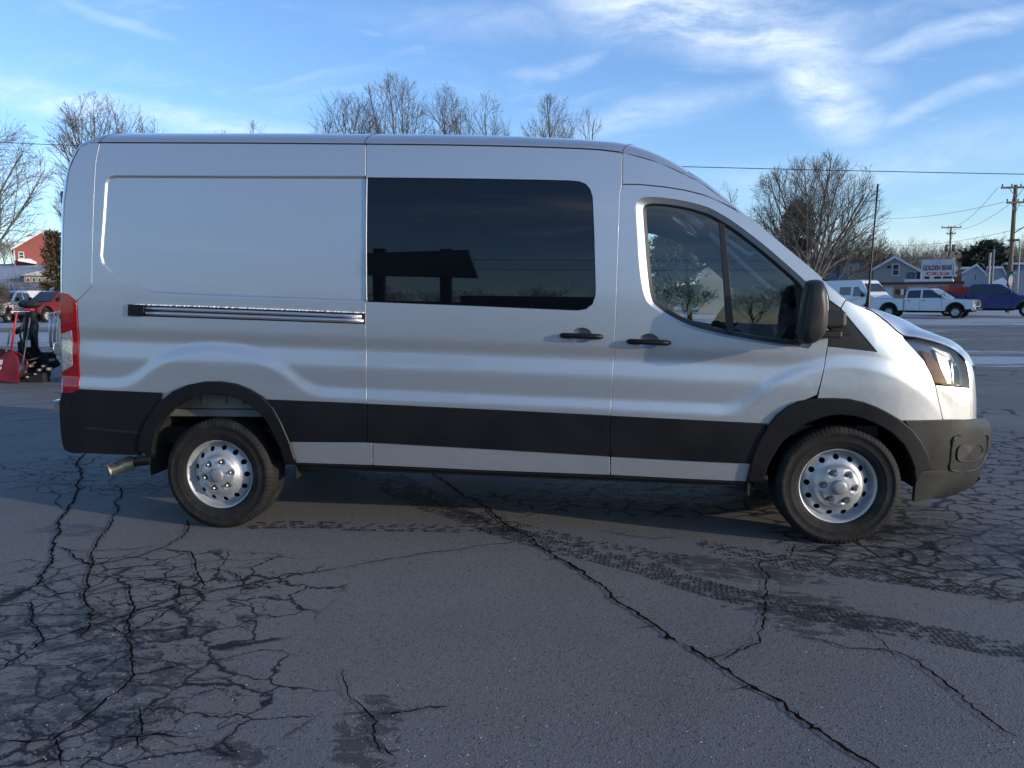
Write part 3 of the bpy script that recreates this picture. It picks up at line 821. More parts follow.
brow_r = [
    (62.5, 300, -1.20, 1.36, -0.07, 0.0, 0.50),
    (62.5, 350, -1.20, 1.08, -0.07, 0.0, 0.50),
    (63, 392, -1.20, 0.84, -0.07, 0.0, 0.50)]
Gr, Nr = make_wrap(brow_r, 8, 0.0)
if Nr[4, ncol//2, 0] > 0: Nr = -Nr
grid_obj('rear_doors', Gr, Nr, np.ones((Gr.shape[0]-1, Gr.shape[1]-1), bool), SILVER)
brow_r = [
    (63, 393, -1.22, 0.84, -0.05, 0.0, 0.50),
    (61, 400, -1.27, 0.80, -0.05, 0.0, 0.50),
    (60.5, 418, -1.27, 0.70, -0.05, 0.0, 0.50),
    (63, 444, -1.25, 0.56, -0.04, 0.0, 0.50),
    (69, 451, -1.20, 0.50, -0.02, -0.01, 0.50)]
Gr, Nr = make_wrap(brow_r, 6, 0.014)
if Nr[12, ncol//2, 0] > 0: Nr = -Nr
grid_obj('rear_bumper', Gr, Nr, np.ones((Gr.shape[0]-1, Gr.shape[1]-1), bool), BLACKP)

# ------------------------------------------------------------------ van small parts
def sidebar(pxs, rad, m, name, off, s, parent=None, n=8, flat=1.0):
    mb = MB(); pts = []
    for (a, b) in pxs:
        x, z = S(a, b, off); pts.append((x, s*(float(SW(x, z, False))+off), z))
    mb.tube(pts, rad, n)
    return mb.build(name, m, parent or van)
for s in (-1, 1):
    # sliding door track in the quarter panel
    tr_ = Z([(129.5, 304.5), (200, 306.8), (280, 309.6), (365, 313), (365, 324), (280, 321), (200, 318.2), (129.5, 315.8)])
    if s < 0:
        to = panel('door_track', tr_, SEAL, s, off=0.001, gap=0, flange=0.012, rnd=0.001)
        for (pl_, rd, of_) in (([(146, 308.2), (200, 310.2), (280, 313.1), (362, 316.6)], 0.0105, 0.010), ([(147, 313.0), (200, 315.0), (280, 317.9), (364, 321.0)], 0.0125, 0.012)):
            mb = MB(); pts = []
            for (u, v_) in resample(np.array(pl_, float), 12, False):
                x, z = S(u, v_); pts.append((x, s*(float(SW(x, z, False))+of_-0.006), z))
            mb.tube(pts, rd, 12); mb.build('rail', ALU, to)
        mb = MB(); ri_ = random.Random(4)
        for (u, v_) in resample(np.array([(136, 304.7), (200, 306.6), (280, 309.6), (364, 313.0)], float), 150, False):
            x, z = S(u, v_); r_ = ri_.uniform(0.003, 0.0085)
            mb.ico((x+ri_.uniform(-.004, .004), s*(float(SW(x, z, False))+0.006), z+0.001), r_, 1, (1.6, 1.2, 0.6))
        mb.build('frost', mat('frost_white', (0.75, 0.78, 0.82), 0.4), to)
        ec = Z([(129.5, 304.8), (144.5, 305.3), (144.5, 315.8), (129.5, 315.3)])
        panel('end_cap', ec, BLACKP, s, off=0.016, gap=0, flange=0.02, rnd=0.003, parent=to)
    # handles
    for (hx, hy) in ((581.5, 335.2), (648.5, 341.2)):
        if s > 0 and hx < 600: continue
        x, z = S(hx, hy); w0 = float(SW(x, z))
        mb = MB()
        rx, rz_ = 0.058, 0.043
        prof = [(1.06, -0.0045), (0.97, -0.007), (0.72, -0.020), (0.0, -0.026)]
        V = []; F = []
        nn = 32
        for (k, d) in prof:
            for j in range(nn):
                a = 2*PI*j/nn; V.append((x+k*rx*math.cos(a), s*(float(SW(x, z+k*rz_*math.sin(a), False))+d+0.002), z+k*rz_*math.sin(a)))
        for i in range(3):
            for j in range(nn): F.append((i*nn+j, i*nn+(j+1) % nn, (i+1)*nn+(j+1) % nn, (i+1)*nn+j))
        mb.add(V, F, True)
        cup = mb.build('handle_cup', paint('silver_paint_cup', (0.30, 0.31, 0.33), 0.75, 0.4), van)
        mb = MB()
        L = 0.118
        pts = [(x-L, s*(w0+0.012), z), (x-L+0.012, s*(w0+0.026), z), (x-L+0.04, s*(w0+0.034), z-0.001), (x, s*(w0+0.038), z-0.003), (x+L-0.05, s*(w0+0.036), z-0.006), (x+L-0.015, s*(w0+0.028), z-0.008), (x+L, s*(w0+0.012), z-0.009)]
        mb.tube(pts, [0.012, 0.016, 0.0165, 0.0165, 0.0165, 0.016, 0.012], 12)
        mb.build('door_handle', BLACKP, van)
    # mirror
    def mat_at(px, py, Yd): p = at(px, py, -Yd); return Vector((p[0], s*Yd, p[2]))
    out = [(806.5, 283.5), (809, 280.6), (814, 279.6), (819, 280), (822.5, 283), (824.5, 290), (826, 303), (826.5, 316), (824.5, 330), (820.5, 338), (815, 342), (808, 344.2), (802, 343.2), (798.6, 339.5), (798.8, 328), (800.5, 313), (803, 297)]
    depth = [(1.075, 0.62), (1.085, 0.9), (1.12, 1.0), (1.20, 1.0), (1.255, 0.93), (1.285, 0.78), (1.295, 0.45)]
    V = []; F = []; no = catmull(np.array(out), 2, True); k = len(no); c0 = no.mean(0)
    for (Yd, sc) in depth:
        for p in no:
            q_ = c0+(p-c0)*sc
            b_ = at(q_[0], q_[1], -1.18)
            V.append((b_[0]-(Yd-1.18)*0.10, s*Yd, b_[2]))
    for i in range(len(depth)-1):
        for j in range(k): F.append((i*k+j, i*k+(j+1) % k, (i+1)*k+(j+1) % k, (i+1)*k+j))
    F.append(tuple(range(k))); F.append(tuple((len(depth)-1)*k+j for j in range(k)))
    mb = MB(); mb.add(V, F, True)
    mo = mb.build('wing_mirror', GREYP, van)
    mb = MB()
    a_ = at(821, 320, -1.10); b_ = at(831, 318, -0.97)
    mb.box((min(a_[0], b_[0])-0.03, 0.93 if s > 0 else -1.13, a_[2]-0.045), (b_[0]+0.04, 1.13 if s > 0 else -0.93, a_[2]+0.05), 0.02)
    mb.box((a_[0]-0.10, 0.93 if s > 0 else -1.13, a_[2]-0.10), (b_[0]+0.02, 1.13 if s > 0 else -0.93, a_[2]-0.06), 0.012)
    mb.build('mirror_arm', GREYP, mo)
    g0 = at(803, 290, -1.18); g1 = at(803, 338, -1.18)
    mb = MB(); mb.box((g1[0]+0.012, 1.12 if s > 0 else -1.26, g1[2]+0.03), (g1[0]+0.016, 1.24 if s > 0 else -1.12, g0[2]), 0.002)
    mb.build('mirror_glass', CHROME, mo)

    # sill under the rocker
    a_ = S(285, 463); b_ = S(745, 482)
    mb = MB()
    for (o0, z0, z1, xx0, xx1) in ((0.0, 0.0, 0.012, 0.0, 0.0), (-0.03, -0.028, 0.0, 0.12, -0.02)):
        V = []
        for (x, z) in ((a_[0]+xx0, a_[1]-xx0*TILT), (b_[0]+xx1, b_[1]-xx1*TILT)):
            ww = float(SW(x, z))+o0
            for (yy, zz_) in ((ww-0.14, z1), (ww, z1), (ww, z0), (ww-0.14, z0)): V.append((x, s*yy, z+zz_-0.008))
        mb.add(V, [(0, 1, 2, 3), (4, 5, 6, 7), (0, 1, 5, 4), (1, 2, 6, 5), (2, 3, 7, 6), (3, 0, 4, 7)])
    mb.build('sill_trim', BLACKP, van)

# gutter lines on the roof side: the dark joint between roof and side
for s in (-1, 1):
    mb = MB()
    pts = []
    for (a, b) in [(98, 142.6), (180, 142.9), (260, 143.2), (365, 144.1), (440, 144.9), (520, 146.5), (592, 149.2), (622.5, 152.6)]:
        x, z = S(a, b); pts.append((x, s*(float(SW(x, z, False))+0.0), z))
    mb.tube(catmull(np.array(pts), 4), 0.0042, 6)
    mb.build('roof_gutter_seal', SEAL, van)
# roof seams across (ditch joints seen at the sliding door and the cab), rear corner seam
def roofseam(row, name='roof_seam'):
    mb = MB(); mb.tube([G[row, j]+N[row, j]*0.000 for j in range(0, ncol+1)], 0.0022, 4); mb.build(name, SEAL, van)
for a_ in (8, 11, 15): roofseam(rr(a_))
x, z = S(750, 219)
# hood shut line
for s in (-1, 1):
    mb = MB(); pts = []
    for k in range(rr(25)-2, rr(31)+1):
        p = G[k, 0]; pts.append((p[0], p[1]*(-s), p[2]+0.001))
    mb.tube(pts, 0.0045, 5); mb.build('bonnet_seal', SEAL, van)
# antenna on the near fender top, with its base
p0 = at(867, 313.5, -0.80); p1 = at(878, 184, -0.80)
mb = MB(); L = [p0+(p1-p0)*k for k in (0, 0.02, 0.08, 0.16, 0.3, 0.6, 1.0)]
mb.tube(L, [0.026, 0.023, 0.014, 0.008, 0.0055, 0.005, 0.005], 8)
mb.build('antenna', SEAL, van)
# rear camera / lamp stub on the tail
mb = MB(); a_ = at(60.5, 197, -0.72); mb.box((a_[0]-0.005, -0.72, a_[2]-0.04), (a_[0]+0.12, -0.6, a_[2]+0.04), 0.01); mb.build('rear_hinge', GALV, van)
mb = MB(); a_ = at(59.5, 406, -0.86); mb.box((a_[0]-0.012, -0.90, a_[2]-0.045), (a_[0]+0.03, -0.78, a_[2]+0.045), 0.008); mb.build('number_plate_lamp', CHROME, van)
mb = MB(); a_ = at(59.5, 406, -0.86); mb.box((a_[0]-0.012, 0.78, a_[2]-0.045), (a_[0]+0.03, 0.90, a_[2]+0.045), 0.008); mb.build('number_plate_lamp', CHROME, van)

# ------------------------------------------------------------------ wheels
def make_tyre(name, R0=0.352, hw=0.118, rim=0.212, lugs=80, parent=None, loc=(0, 0, 0)):
    prof = [(rim, -hw*0.80), (rim+0.012, -hw*0.93), (rim+0.035, -hw*1.0), (rim+0.05, -hw*1.03), (rim+0.053, -hw*1.045), (rim+0.058, -hw*1.045), (rim+0.061, -hw*1.04), (rim+0.07, -hw*1.05), (rim+0.094, -hw*1.03), (rim+0.096, -hw*1.05), (R0-0.030, -hw*1.0), (R0-0.012, -hw*0.94),
            (R0-0.003, -hw*0.84), (R0, -hw*0.66), (R0, -hw*0.62), (R0, -hw*0.38), (R0, -hw*0.34), (R0, -hw*0.05)]
    prof = prof + [(r, -h) for r, h in prof[::-1]]
    k = len(prof)
    half = k//2
    n = lugs*5
    def fn(i, j, r):
        ii = i if i < half else k-1-i
        ph = (j + (0 if ii < 13 else 2)) % 5
        if ii in (10, 11, 12, 13, 14) and ph == 0: return r-(0.003 if ii == 10 else 0.006)
        if ii in (10, 11) and False: return r-0.008
        if ii >= 15 and ph == 3: return r-0.006
        return r
    mb = MB()
    V = []; F = []
    mb.lathe(prof, n, loc, 'y', True, fn)
    for gy in (-0.5, 0.0, 0.5):
        pass
    return mb.build(name, RUBBER, parent)
def make_rim(s, parent, loc, NH=13, fine=True):
    """pressed steel wheel; s=-1 faces the camera side"""
    x0, y0, z0 = loc
    mb = MB()
    prof = [(0.222, -0.002), (0.224, 0.004), (0.219, 0.008), (0.212, 0.004), (0.207, -0.010), (0.201, -0.030), (0.196, -0.046), (0.190, -0.052)]
    n = 96
    mb.lathe([(r, s*d) for r, d in prof], n, loc, 'y')
    mb.lathe([(0.214, -s*0.19), (0.200, -s*0.16), (0.196, -s*0.046)], 48, loc, 'y')
    o = mb.build('wheel_barrel', STEEL, parent)
    # pressed disc with punched holes
    ro, ri = 0.191, 0.046
    prr = np.array([0.0, 0.046, 0.056, 0.070, 0.098, 0.112, 0.122, 0.132, 0.155, 0.180, 0.191])
    prd = np.array([0.036, 0.036, 0.035, 0.033, 0.029, 0.023, 0.002, -0.008, -0.018, -0.036, -0.052])
    fx = np.linspace(0, 0.2, 401); fd_ = _gs(np.interp(fx, prr, prd), 6)
    def D(r): return np.interp(r, fx, fd_)
    holes = []; NHn = NH
    for k in range(NHn):
        a = 2*PI*k/NHn+0.12; c = np.array([0.166*math.cos(a), 0.166*math.sin(a)]); h_ = []
        ur = np.array([math.cos(a), math.sin(a)]); ut = np.array([-ur[1], ur[0]])
        for j in range(16):
            b = 2*PI*j/16; h_.append(c+ur*0.0155*math.cos(b)+ut*0.0172*math.sin(b))
        holes.append(np.array(h_))
    outer = np.array([(ro*math.cos(2*PI*j/96), ro*math.sin(2*PI*j/96)) for j in range(96)])
    pts = []
    for r in (0.178, 0.150, 0.142, 0.134, 0.128, 0.122, 0.116, 0.110, 0.102, 0.092, 0.080, 0.070, 0.062, 0.054, 0.046):
        for j in range(56):
            a = 2*PI*(j+0.5*(int(r*1000) % 2))/56; p = np.array((r*math.cos(a), r*math.sin(a)))
            if all(np.linalg.norm(p-h_.mean(0)) > 0.021 for h_ in holes): pts.append(p)
    lug = [(0.088*math.cos(2*PI*k/6+0.35), 0.088*math.sin(2*PI*k/6+0.35)) for k in range(6)]
    for (lx, lz) in lug:
        for rr_ in (0.006, 0.012, 0.016, 0.02, 0.025):
            for j in range(12): pts.append((lx+rr_*math.cos(j*PI/6+rr_*40), lz+rr_*math.sin(j*PI/6+rr_*40)))
    bp = list(outer); ed = [(i, (i+1) % 96) for i in range(96)]
    for h_ in holes:
        st = len(bp); bp += list(h_); ed += [(st+i, st+(i+1) % 16) for i in range(16)]
    vo, eo, fo, *_ = delaunay_2d_cdt([Vector(p) for p in bp+pts], ed, [], 0, 1e-6)
    V2 = np.array([tuple(v) for v in vo]); F = np.array([f for f in fo if len(f) == 3]); cen = V2[F].mean(1)
    k_ = inpoly(outer, cen[:, 0], cen[:, 1])
    for h_ in holes: k_ &= ~inpoly(h_, cen[:, 0], cen[:, 1])
    F = F[k_]
    def H(P):
        r = np.hypot(P[:, 0], P[:, 1]); d = D(r)
        for (lx, lz) in lug:
            q = np.clip(1-np.hypot(P[:, 0]-lx, P[:, 1]-lz)/0.025, 0, 1); d = d-0.013*np.clip(q*2.0, 0, 1)
        return d
    def NR(P):
        e = 0.002; hx = (H(P+[e, 0])-H(P-[e, 0]))/(2*e); hz = (H(P+[0, e])-H(P-[0, e]))/(2*e)
        n_ = np.stack([-hx, np.full(len(P), float(s)), -hz], 1); return n_/np.linalg.norm(n_, axis=1)[:, None]
    d = H(V2)
    V = np.stack([x0+V2[:, 0], y0+s*d, z0+V2[:, 1]], 1); NN = NR(V2)
    base = len(V); FF = [tuple(f) for f in F]; Vs = [V]; Ns = [NN]
    for h_ in holes:
        hh = H(h_); a = np.stack([x0+h_[:, 0], y0+s*hh, z0+h_[:, 1]], 1); b = a.copy(); b[:, 1] -= s*0.006
        c = h_.mean(0); q = (c-h_)/0.016; nn = np.stack([q[:, 0], 0*q[:, 0], q[:, 1]], 1)
        Vs += [a, b]; Ns += [nn, nn]
        for j in range(16): FF.append((base+j, base+(j+1) % 16, base+16+(j+1) % 16, base+16+j))
        base += 32
    pymesh('wheel_disc', np.vstack(Vs), FF, STEEL, parent, normals=np.vstack(Ns))
    mb = MB(); mb.lathe([(0.19, -s*0.075), (0.0, -s*0.075)], 32, loc, 'y'); mb.build('hole_backing', DARK, parent)  # flat black disc added behind the punched holes so they read as dark shade
    mb = MB()
    mb.lathe([(0.043, s*0.036), (0.042, s*0.046), (0.037, s*0.051), (0.020, s*0.053), (0.0, s*0.0535)], 40, loc, 'y')
    mb.build('centre_cap', mat('cap_silver', (0.30, 0.30, 0.31), 0.5, 0.5), parent)
    for (lx, lz) in lug:
        mb = MB()
        c = (x0+lx, y0, z0+lz)
        dd = float(H(np.array([[lx, lz]]))[0])
        mb.lathe([(0.0135, s*(dd+0.001)), (0.0125, s*(dd+0.016)), (0.010, s*(dd+0.024)), (0.006, s*(dd+0.028)), (0.0, s*(dd+0.0285))], 6, c, 'y', False)
        mb.build('wheel_nut', mat('nut_steel', (0.22, 0.21, 0.2), 0.35, 0.9), parent)
TY = 0.870
for (wx, NHn) in ((0.0, 13), (3.75, 13)):
    for s in (-1, 1):
        we = bpy.data.objects.new('wheel', None); COL.objects.link(we); we.parent = van; we.location = (wx, s*TY, 0.348)
        make_tyre('tyre', parent=we)
        make_rim(s, we, (0, s*0.095, 0))
        if wx > 3:
            we.rotation_euler = (0, R(25), 0)
        else: we.rotation_euler = (0, R(8), 0)

# wheel wells, underbody
for s in (-1, 1):
    for (cx, cz, rad, x0, x1) in ((3.76, 0.37, 0.47, 0, 0), (0.0, 0.38, 0.49, 0, 0)):
        mb = MB(); V = []; F = []; n = 24
        y0_, y1_ = (0.90, 0.55)
        for j in range(n+1):
            a = PI*1.08*j/n-0.04*PI
            for yy in (0.93, 0.55): V.append((cx+rad*math.cos(a), s*yy, cz+rad*math.sin(a)))
        for j in range(n): F.append((2*j, 2*j+1, 2*j+3, 2*j+2))
        V.append((cx, s*0.55, cz-0.05)); c = len(V)-1
        for j in range(n): F.append((2*j+1, 2*j+3, c))
        mb.add(V, F, True)
        mb.build('wheel_well_liner', DARK if cx > 1 else DARK, van)
# galvanised inner side rail seen above the rear tyre
for s in (-1, 1):
    a_ = S(160, 404); b_ = S(276, 413)
    zt_ = S(215, 396)[1]; zb_ = S(215, 417)[1]
    mb = MB(); y_ = 0.86
    mb.box((-0.47, s*0.84-0.012, zb_+0.03), (0.47, s*0.84+0.012, zt_+0.05), 0.004)
    for xx in (-0.14, 0.0, 0.12, 0.24): mb.box((xx-0.012, s*0.855-0.012, zb_+0.06), (xx+0.012, s*0.855+0.012, zt_-0.0), 0.005)
    mb.box((-0.44, s*0.84-0.03, zb_-0.02), (0.44, s*0.84+0.0, zb_+0.028), 0.006)
    mb.build('inner_side_rail', GALV, van)
mb = MB()
mb.box((-0.95, -0.80, 0.50), (3.2, 0.80, 0.62), 0.01)
mb.box((-1.0, -0.55, 0.40), (4.3, -0.45, 0.52), 0.01); mb.box((-1.0, 0.45, 0.40), (4.3, 0.55, 0.52), 0.01)
mb.box((3.2, -0.55, 0.45), (4.4, 0.55, 0.75), 0.02)
mb.build('underbody', DARK, van)
mb = MB(); mb.tube([(0, -0.78, 0.348), (0, 0.78, 0.348)], 0.045, 12); mb.ico((0, 0.1, 0.348), 0.16, 2); mb.tube([(0, 0.1, 0.36), (3.0, 0.05, 0.42)], 0.035, 10)
mb.tube([(3.75, -0.78, 0.348), (3.75, 0.78, 0.348)], 0.035, 12)
mb.build('axle', DARK, van)
mb = MB()
for s in (-1, 1):
    mb.box((-0.35, s*0.58-0.03, 0.28), (-0.30, s*0.58+0.03, 0.52), 0.01)
    mb.tube([(-0.62, s*0.60, 0.44), (-0.2, s*0.60, 0.34), (0.0, s*0.60, 0.31), (0.35, s*0.60, 0.36), (0.6, s*0.60, 0.46)], 0.02, 6)
mb.build('leaf_spring', DARK, van)
for s in (-1, 1):   # mud flap behind the front wheel and inner edge behind the rear one
    mb = MB(); mb.box((3.24, s*0.90-0.07, 0.28), (3.255, s*0.90+0.06, 0.62), 0.004); mb.build('mud_flap', SEAL, van)
# exhaust
e0 = at(109, 471, -0.78); e1 = at(124, 465, -0.72)
mb = MB()
d_ = Vector(e1)-Vector(e0)
E0 = Vector(e0); E1 = E0+d_.normalized()*0.14; E2 = E1+Vector((0.35, 0.06, 0.04)); E3 = E2+Vector((0.7, 0.25, 0.02))
mb.tube([E1, E2, E3, E3+Vector((1.6, 0.0, 0))], [0.034, 0.034, 0.034, 0.03], 14)
ex = mb.build('exhaust_pipe', mat('exhaust_steel', (0.10, 0.085, 0.07), 0.55, 0.7, vary=0.4, vscale=20), van)
mb = MB()
n = 20; dd_ = (E1-E0).normalized()
u_ = dd_.orthogonal().normalized(); v_ = dd_.cross(u_)
V = []; F = []
for (k, r_) in ((0.0, 0.043), (0.16, 0.044), (0.16, 0.044), (0.0, 0.0435), (0.002, 0.038), (0.12, 0.037), (0.13, 0.0)):
    p = E0+dd_*k
    for j in range(n):
        a = 2*PI*j/n; V.append(p+(u_*math.cos(a)+v_*math.sin(a))*r_)
for i in (0, 3, 4, 5):
    for j in range(n): F.append((i*n+j, i*n+(j+1) % n, (i+1)*n+(j+1) % n, (i+1)*n+j))
mb.add(V, F, True)
mb.build('exhaust_tip', mat('exhaust_tip_steel', (0.50, 0.43, 0.34), 0.5, 0.6, vary=0.35, vscale=30), ex)

# ------------------------------------------------------------------ cab interior
mb = MB(); mb.box((2.35, -0.85, 0.62), (4.0, 0.85, 0.68)); mb.build('cab_floor', DASH, van)
mb = MB(); mb.prism([(3.45, 0.75), (3.42, 1.14), (3.50, 1.27), (3.75, 1.33), (3.88, 1.34), (3.90, 0.75)], -0.80, 0.80, 0.03)
mb.box((3.46, 0.28, 1.30), (3.74, 0.60, 1.39), 0.03); mb.build('dashboard', DASH, van)
mb = MB(); c = Vector((3.26, 0.42, 1.22)); tl_ = Matrix.Translation(c) @ Matrix.Rotation(R(-62), 4, 'Y')
ring = [tl_ @ Vector((0.19*math.cos(a), 0.19*math.sin(a), 0)) for a in np.linspace(0, 2*PI, 33)]
mb.tube(ring, 0.016, 8)
for a in (0, 2.1, 4.2): mb.tube([tl_ @ Vector((0, 0, 0)), tl_ @ Vector((0.19*math.cos(a), 0.19*math.sin(a), 0))], 0.014, 6)
mb.ico(c, 0.05, 2); mb.tube([c, c+Vector((0.28, 0, -0.12))], 0.03, 8)
mb.build('steering_wheel', DASH, van)
for yy in (-0.45, 0.45):
    mb = MB()
    mb.prism([(2.77, 0.78), (2.79, 0.92), (3.27, 0.97), (3.32, 0.88), (3.27, 0.76)], yy-0.25, yy+0.25, 0.04)
    mb.prism([(2.74, 0.90), (2.62, 1.42), (2.69, 1.46), (2.80, 1.42), (2.88, 0.93)], yy-0.24, yy+0.24, 0.04)
    mb.prism([(2.58, 1.47), (2.57, 1.66), (2.64, 1.69), (2.70, 1.64), (2.69, 1.48)], yy-0.13, yy+0.13, 0.03)
    mb.box((2.6, yy-0.2, 0.66), (3.0, yy+0.2, 0.8))
    mb.build('seat', CLOTH, van)
# headliner: the roof's inner face
Gi = G.copy(); Gi = Gi-N*0.05
hm = (I >= rr(14)) & (I < rr(17)+1) & (tt < 1.0)
grid_obj('headliner', Gi, -N, hm, mat('headliner_cloth', (0.40, 0.40, 0.38), 0.9), van)
mb = MB(); mb.box((2.36, -0.86, 0.6), (2.39, 0.86, 2.30)); mb.build('bulkhead', mat('bulkhead_grey', (0.10, 0.10, 0.105), 0.7), van)
mb = MB(); mb.tube([(3.22, 0, 2.02), (3.12, 0, 1.93)], 0.01, 6); mb.box((3.09, -0.13, 1.86), (3.12, 0.13, 1.93), 0.008); mb.build('rear_view_mirror', DASH, van)
# pillars of the windscreen, seen through the glass from inside
for s in (-1, 1):
    pts = []
    for k in range(rr(17), rr(24), 6):
        p = Gi[k, 5] if s < 0 else Gi[k, ncol-5]; pts.append(p-np.array([0.03 if s > 0 else -0.02, 0, 0.02 if s > 0 else 0.0]))
    mb = MB(); mb.tube(pts, 0.045 if s > 0 else 0.03, 8); mb.build('windscreen_pillar_trim', CREAM, van)
    mb = MB(); p = pts[len(pts)//2]
    hh = [Vector(pts[2])+Vector((-0.06, -s*0.03, 0)), Vector(pts[2])+Vector((-0.12, -s*0.05, -0.06)), Vector(pts[3])+Vector((-0.12, -s*0.05, -0.04)), Vector(pts[3])+Vector((-0.03, -s*0.02, 0.0))]
    mb.tube(hh, 0.014, 8); mb.build('grab_handle', CREAM, van)
# things on the dash (papers, key tag)
# ------------------------------------------------------------------ end of van
#@@PART2
# ------------------------------------------------------------------ ground
def vis_ground_z(x, y):
    """lot is flat; beyond it the land climbs on the left"""
    fy = min(max((y-50)/45.0, 0), 1); fy = fy*fy*(3-2*fy)
    fx = min(max((-x-14)/26.0, 0), 1); fx = fx*fx*(3-2*fx)
    return 6.3*fy*fx + 0.15*fy
GX = np.unique(np.concatenate([np.linspace(-900, -120, 14), np.linspace(-120, 60, 61), np.linspace(60, 900, 14)]))
GY = np.unique(np.concatenate([np.linspace(-400, -20, 10), np.linspace(-20, 40, 21), np.linspace(40, 160, 41), np.linspace(160, 1500, 12)]))
V = [(x, y, vis_ground_z(x, y)) for y in GY for x in GX]
nx = len(GX)
F = [(j*nx+i, j*nx+i+1, (j+1)*nx+i+1, (j+1)*nx+i) for j in range(len(GY)-1) for i in range(nx-1)]
gm = bpy.data.materials.new('parking_lot_asphalt'); gm.use_nodes = True
t = gm.node_tree; b = t.nodes['Principled BSDF']; h = NT(t)
geo = t.nodes.new('ShaderNodeTexCoord'); P = geo.outputs['Object']
sp = t.nodes.new('ShaderNodeSeparateXYZ'); t.links.new(P, sp.inputs[0])
X_, Y_ = sp.outputs[0], sp.outputs[1]
big = h.noise(P, 0.35, 5, 0.6, 0.3)
mid = h.noise(P, 2.2, 6, 0.62, 0.2)
fine = h.noise(P, 38, 5, 0.7)
grit = t.nodes.new('ShaderNodeTexVoronoi'); grit.inputs['Scale'].default_value = 130; t.links.new(P, grit.inputs['Vector'])
base = h.mix(h.mapr(big, 0.35, 0.65), (0.138, 0.129, 0.118, 1), (0.176, 0.164, 0.150, 1))
base = h.mix(h.mapr(mid, 0.35, 0.7, 0, 0.7), base, (0.168, 0.158, 0.146, 1))
base = h.mix(h.mapr(fine, 0.5, 0.72, 0, 0.30), base, (0.19, 0.185, 0.18, 1))
base = h.mix(h.mapr(fine, 0.5, 0.3, 0, 0.30), base, (0.042, 0.042, 0.044, 1))
sepc = t.nodes.new('ShaderNodeSeparateColor'); t.links.new(grit.outputs['Color'], sepc.inputs[0])
base = h.mix(h.mapr(sepc.outputs[0], 0.86, 0.97, 0, 0.35), base, (0.24, 0.24, 0.235, 1))
base = h.mix(h.mapr(sepc.outputs[1], 0.90, 1.0, 0, 0.6), base, (0.02, 0.02, 0.02, 1))
def ellipse(px, py, hx, hy, rot, soft=0.45):
    """soft patch on the lot: centre given by where it lies, half sizes in metres"""
    g = gnd(px, py)
    m = h.mapping(P, (g[0], g[1], 0), (0, 0, R(rot)), (hx, hy, 1e3), 'TEXTURE')
    ln = t.nodes.new('ShaderNodeVectorMath'); ln.operation = 'LENGTH'; t.links.new(m, ln.inputs[0])
    return h.mapr(ln.outputs[1], 1.0+soft, 1.0-soft)
def union(L):
    r = None
    for v in L: r = v if r is None else h.math('MAXIMUM', r, v)
    return r
# wet / tarry blotches
wetz = union([ellipse(735, 570, 0.55, 0.20, -20), ellipse(790, 605, 0.35, 0.22, 0), ellipse(840, 625, 0.35, 0.14, 10), ellipse(690, 560, 0.25, 0.10, -30),
              ellipse(60, 690, 0.55, 0.35, 20), ellipse(120, 640, 0.45, 0.18, 30), ellipse(60, 620, 0.35, 0.25, 10), ellipse(370, 730, 0.14, 0.30, 12), ellipse(140, 720, 0.15, 0.2, 0),
              ellipse(900, 560, 0.7, 0.28, -8), ellipse(980, 540, 0.9, 0.5, -8), ellipse(70, 530, 0.30, 0.16, 0), ellipse(230, 755, 0.15, 0.1, 0), ellipse(700, 490, 1.6, 0.5, 0)])
bl = h.noise(h.mapping(P, scale=(1, 1.7, 1), rot=(0, 0, R(15))), 8.5, 9, 0.70, 0.8)
wet = h.math('MULTIPLY', h.mapr(h.math('ADD', h.math('MULTIPLY', wetz, 0.27), bl), 0.72, 0.77), h.mapr(wetz, 0.0, 0.25))
base = h.mix(h.math('MULTIPLY', wet, 0.62), base, (0.024, 0.024, 0.026, 1))
# alligator cracking, only where the lot is broken up
dv = t.nodes.new('ShaderNodeVectorMath'); dv.operation = 'MULTIPLY_ADD'
t.links.new(h.noise(P, 3.2, 5, 0.6, out=1), dv.inputs[0]); dv.inputs[1].default_value = (0.35, 0.35, 0); t.links.new(P, dv.inputs[2])
def cracknet(scale, wid, mp=(1, 1, 1)):
    v = t.nodes.new('ShaderNodeTexVoronoi'); v.feature = 'DISTANCE_TO_EDGE'; v.inputs['Scale'].default_value = scale
    t.links.new(h.mapping(dv.outputs[0], scale=mp), v.inputs['Vector'])
    return h.mapr(v.outputs['Distance'], wid, wid*0.25, smooth=True)
nearleft = union([ellipse(90, 610, 1.1, 0.8, 20, 0.3), ellipse(60, 700, 0.9, 0.6, 0, 0.3), ellipse(150, 470, 1.4, 0.8, 0, 0.3)])
right = union([ellipse(960, 545, 1.1, 0.85, -10, 0.25), ellipse(900, 520, 0.9, 0.5, 0, 0.3), ellipse(680, 500, 1.5, 0.45, 0, 0.3), ellipse(1010, 470, 3.0, 2.2, 0, 0.3)])
c1 = h.math('MULTIPLY', cracknet(3.8, 0.042, (1, 1.2, 1)), h.mapr(h.math('ADD', nearleft, h.math('MULTIPLY', mid, 0.8)), 0.62, 0.95))
c1b = h.math('MULTIPLY', cracknet(9.0, 0.05, (0.8, 1.4, 1)), h.mapr(h.math('ADD', nearleft, h.math('MULTIPLY', bl, 1.3)), 1.45, 1.75))
c2 = h.math('MULTIPLY', cracknet(5.5, 0.085, (0.8, 1.2, 1)), h.mapr(h.math('ADD', right, h.math('MULTIPLY', mid, 0.7)), 0.80, 1.05))
c3 = h.math('MULTIPLY', cracknet(0.8, 0.012), h.mapr(Y_, 0.5, 2.0, 0, 1))
crk = union([c1, c1b, c2, c3])
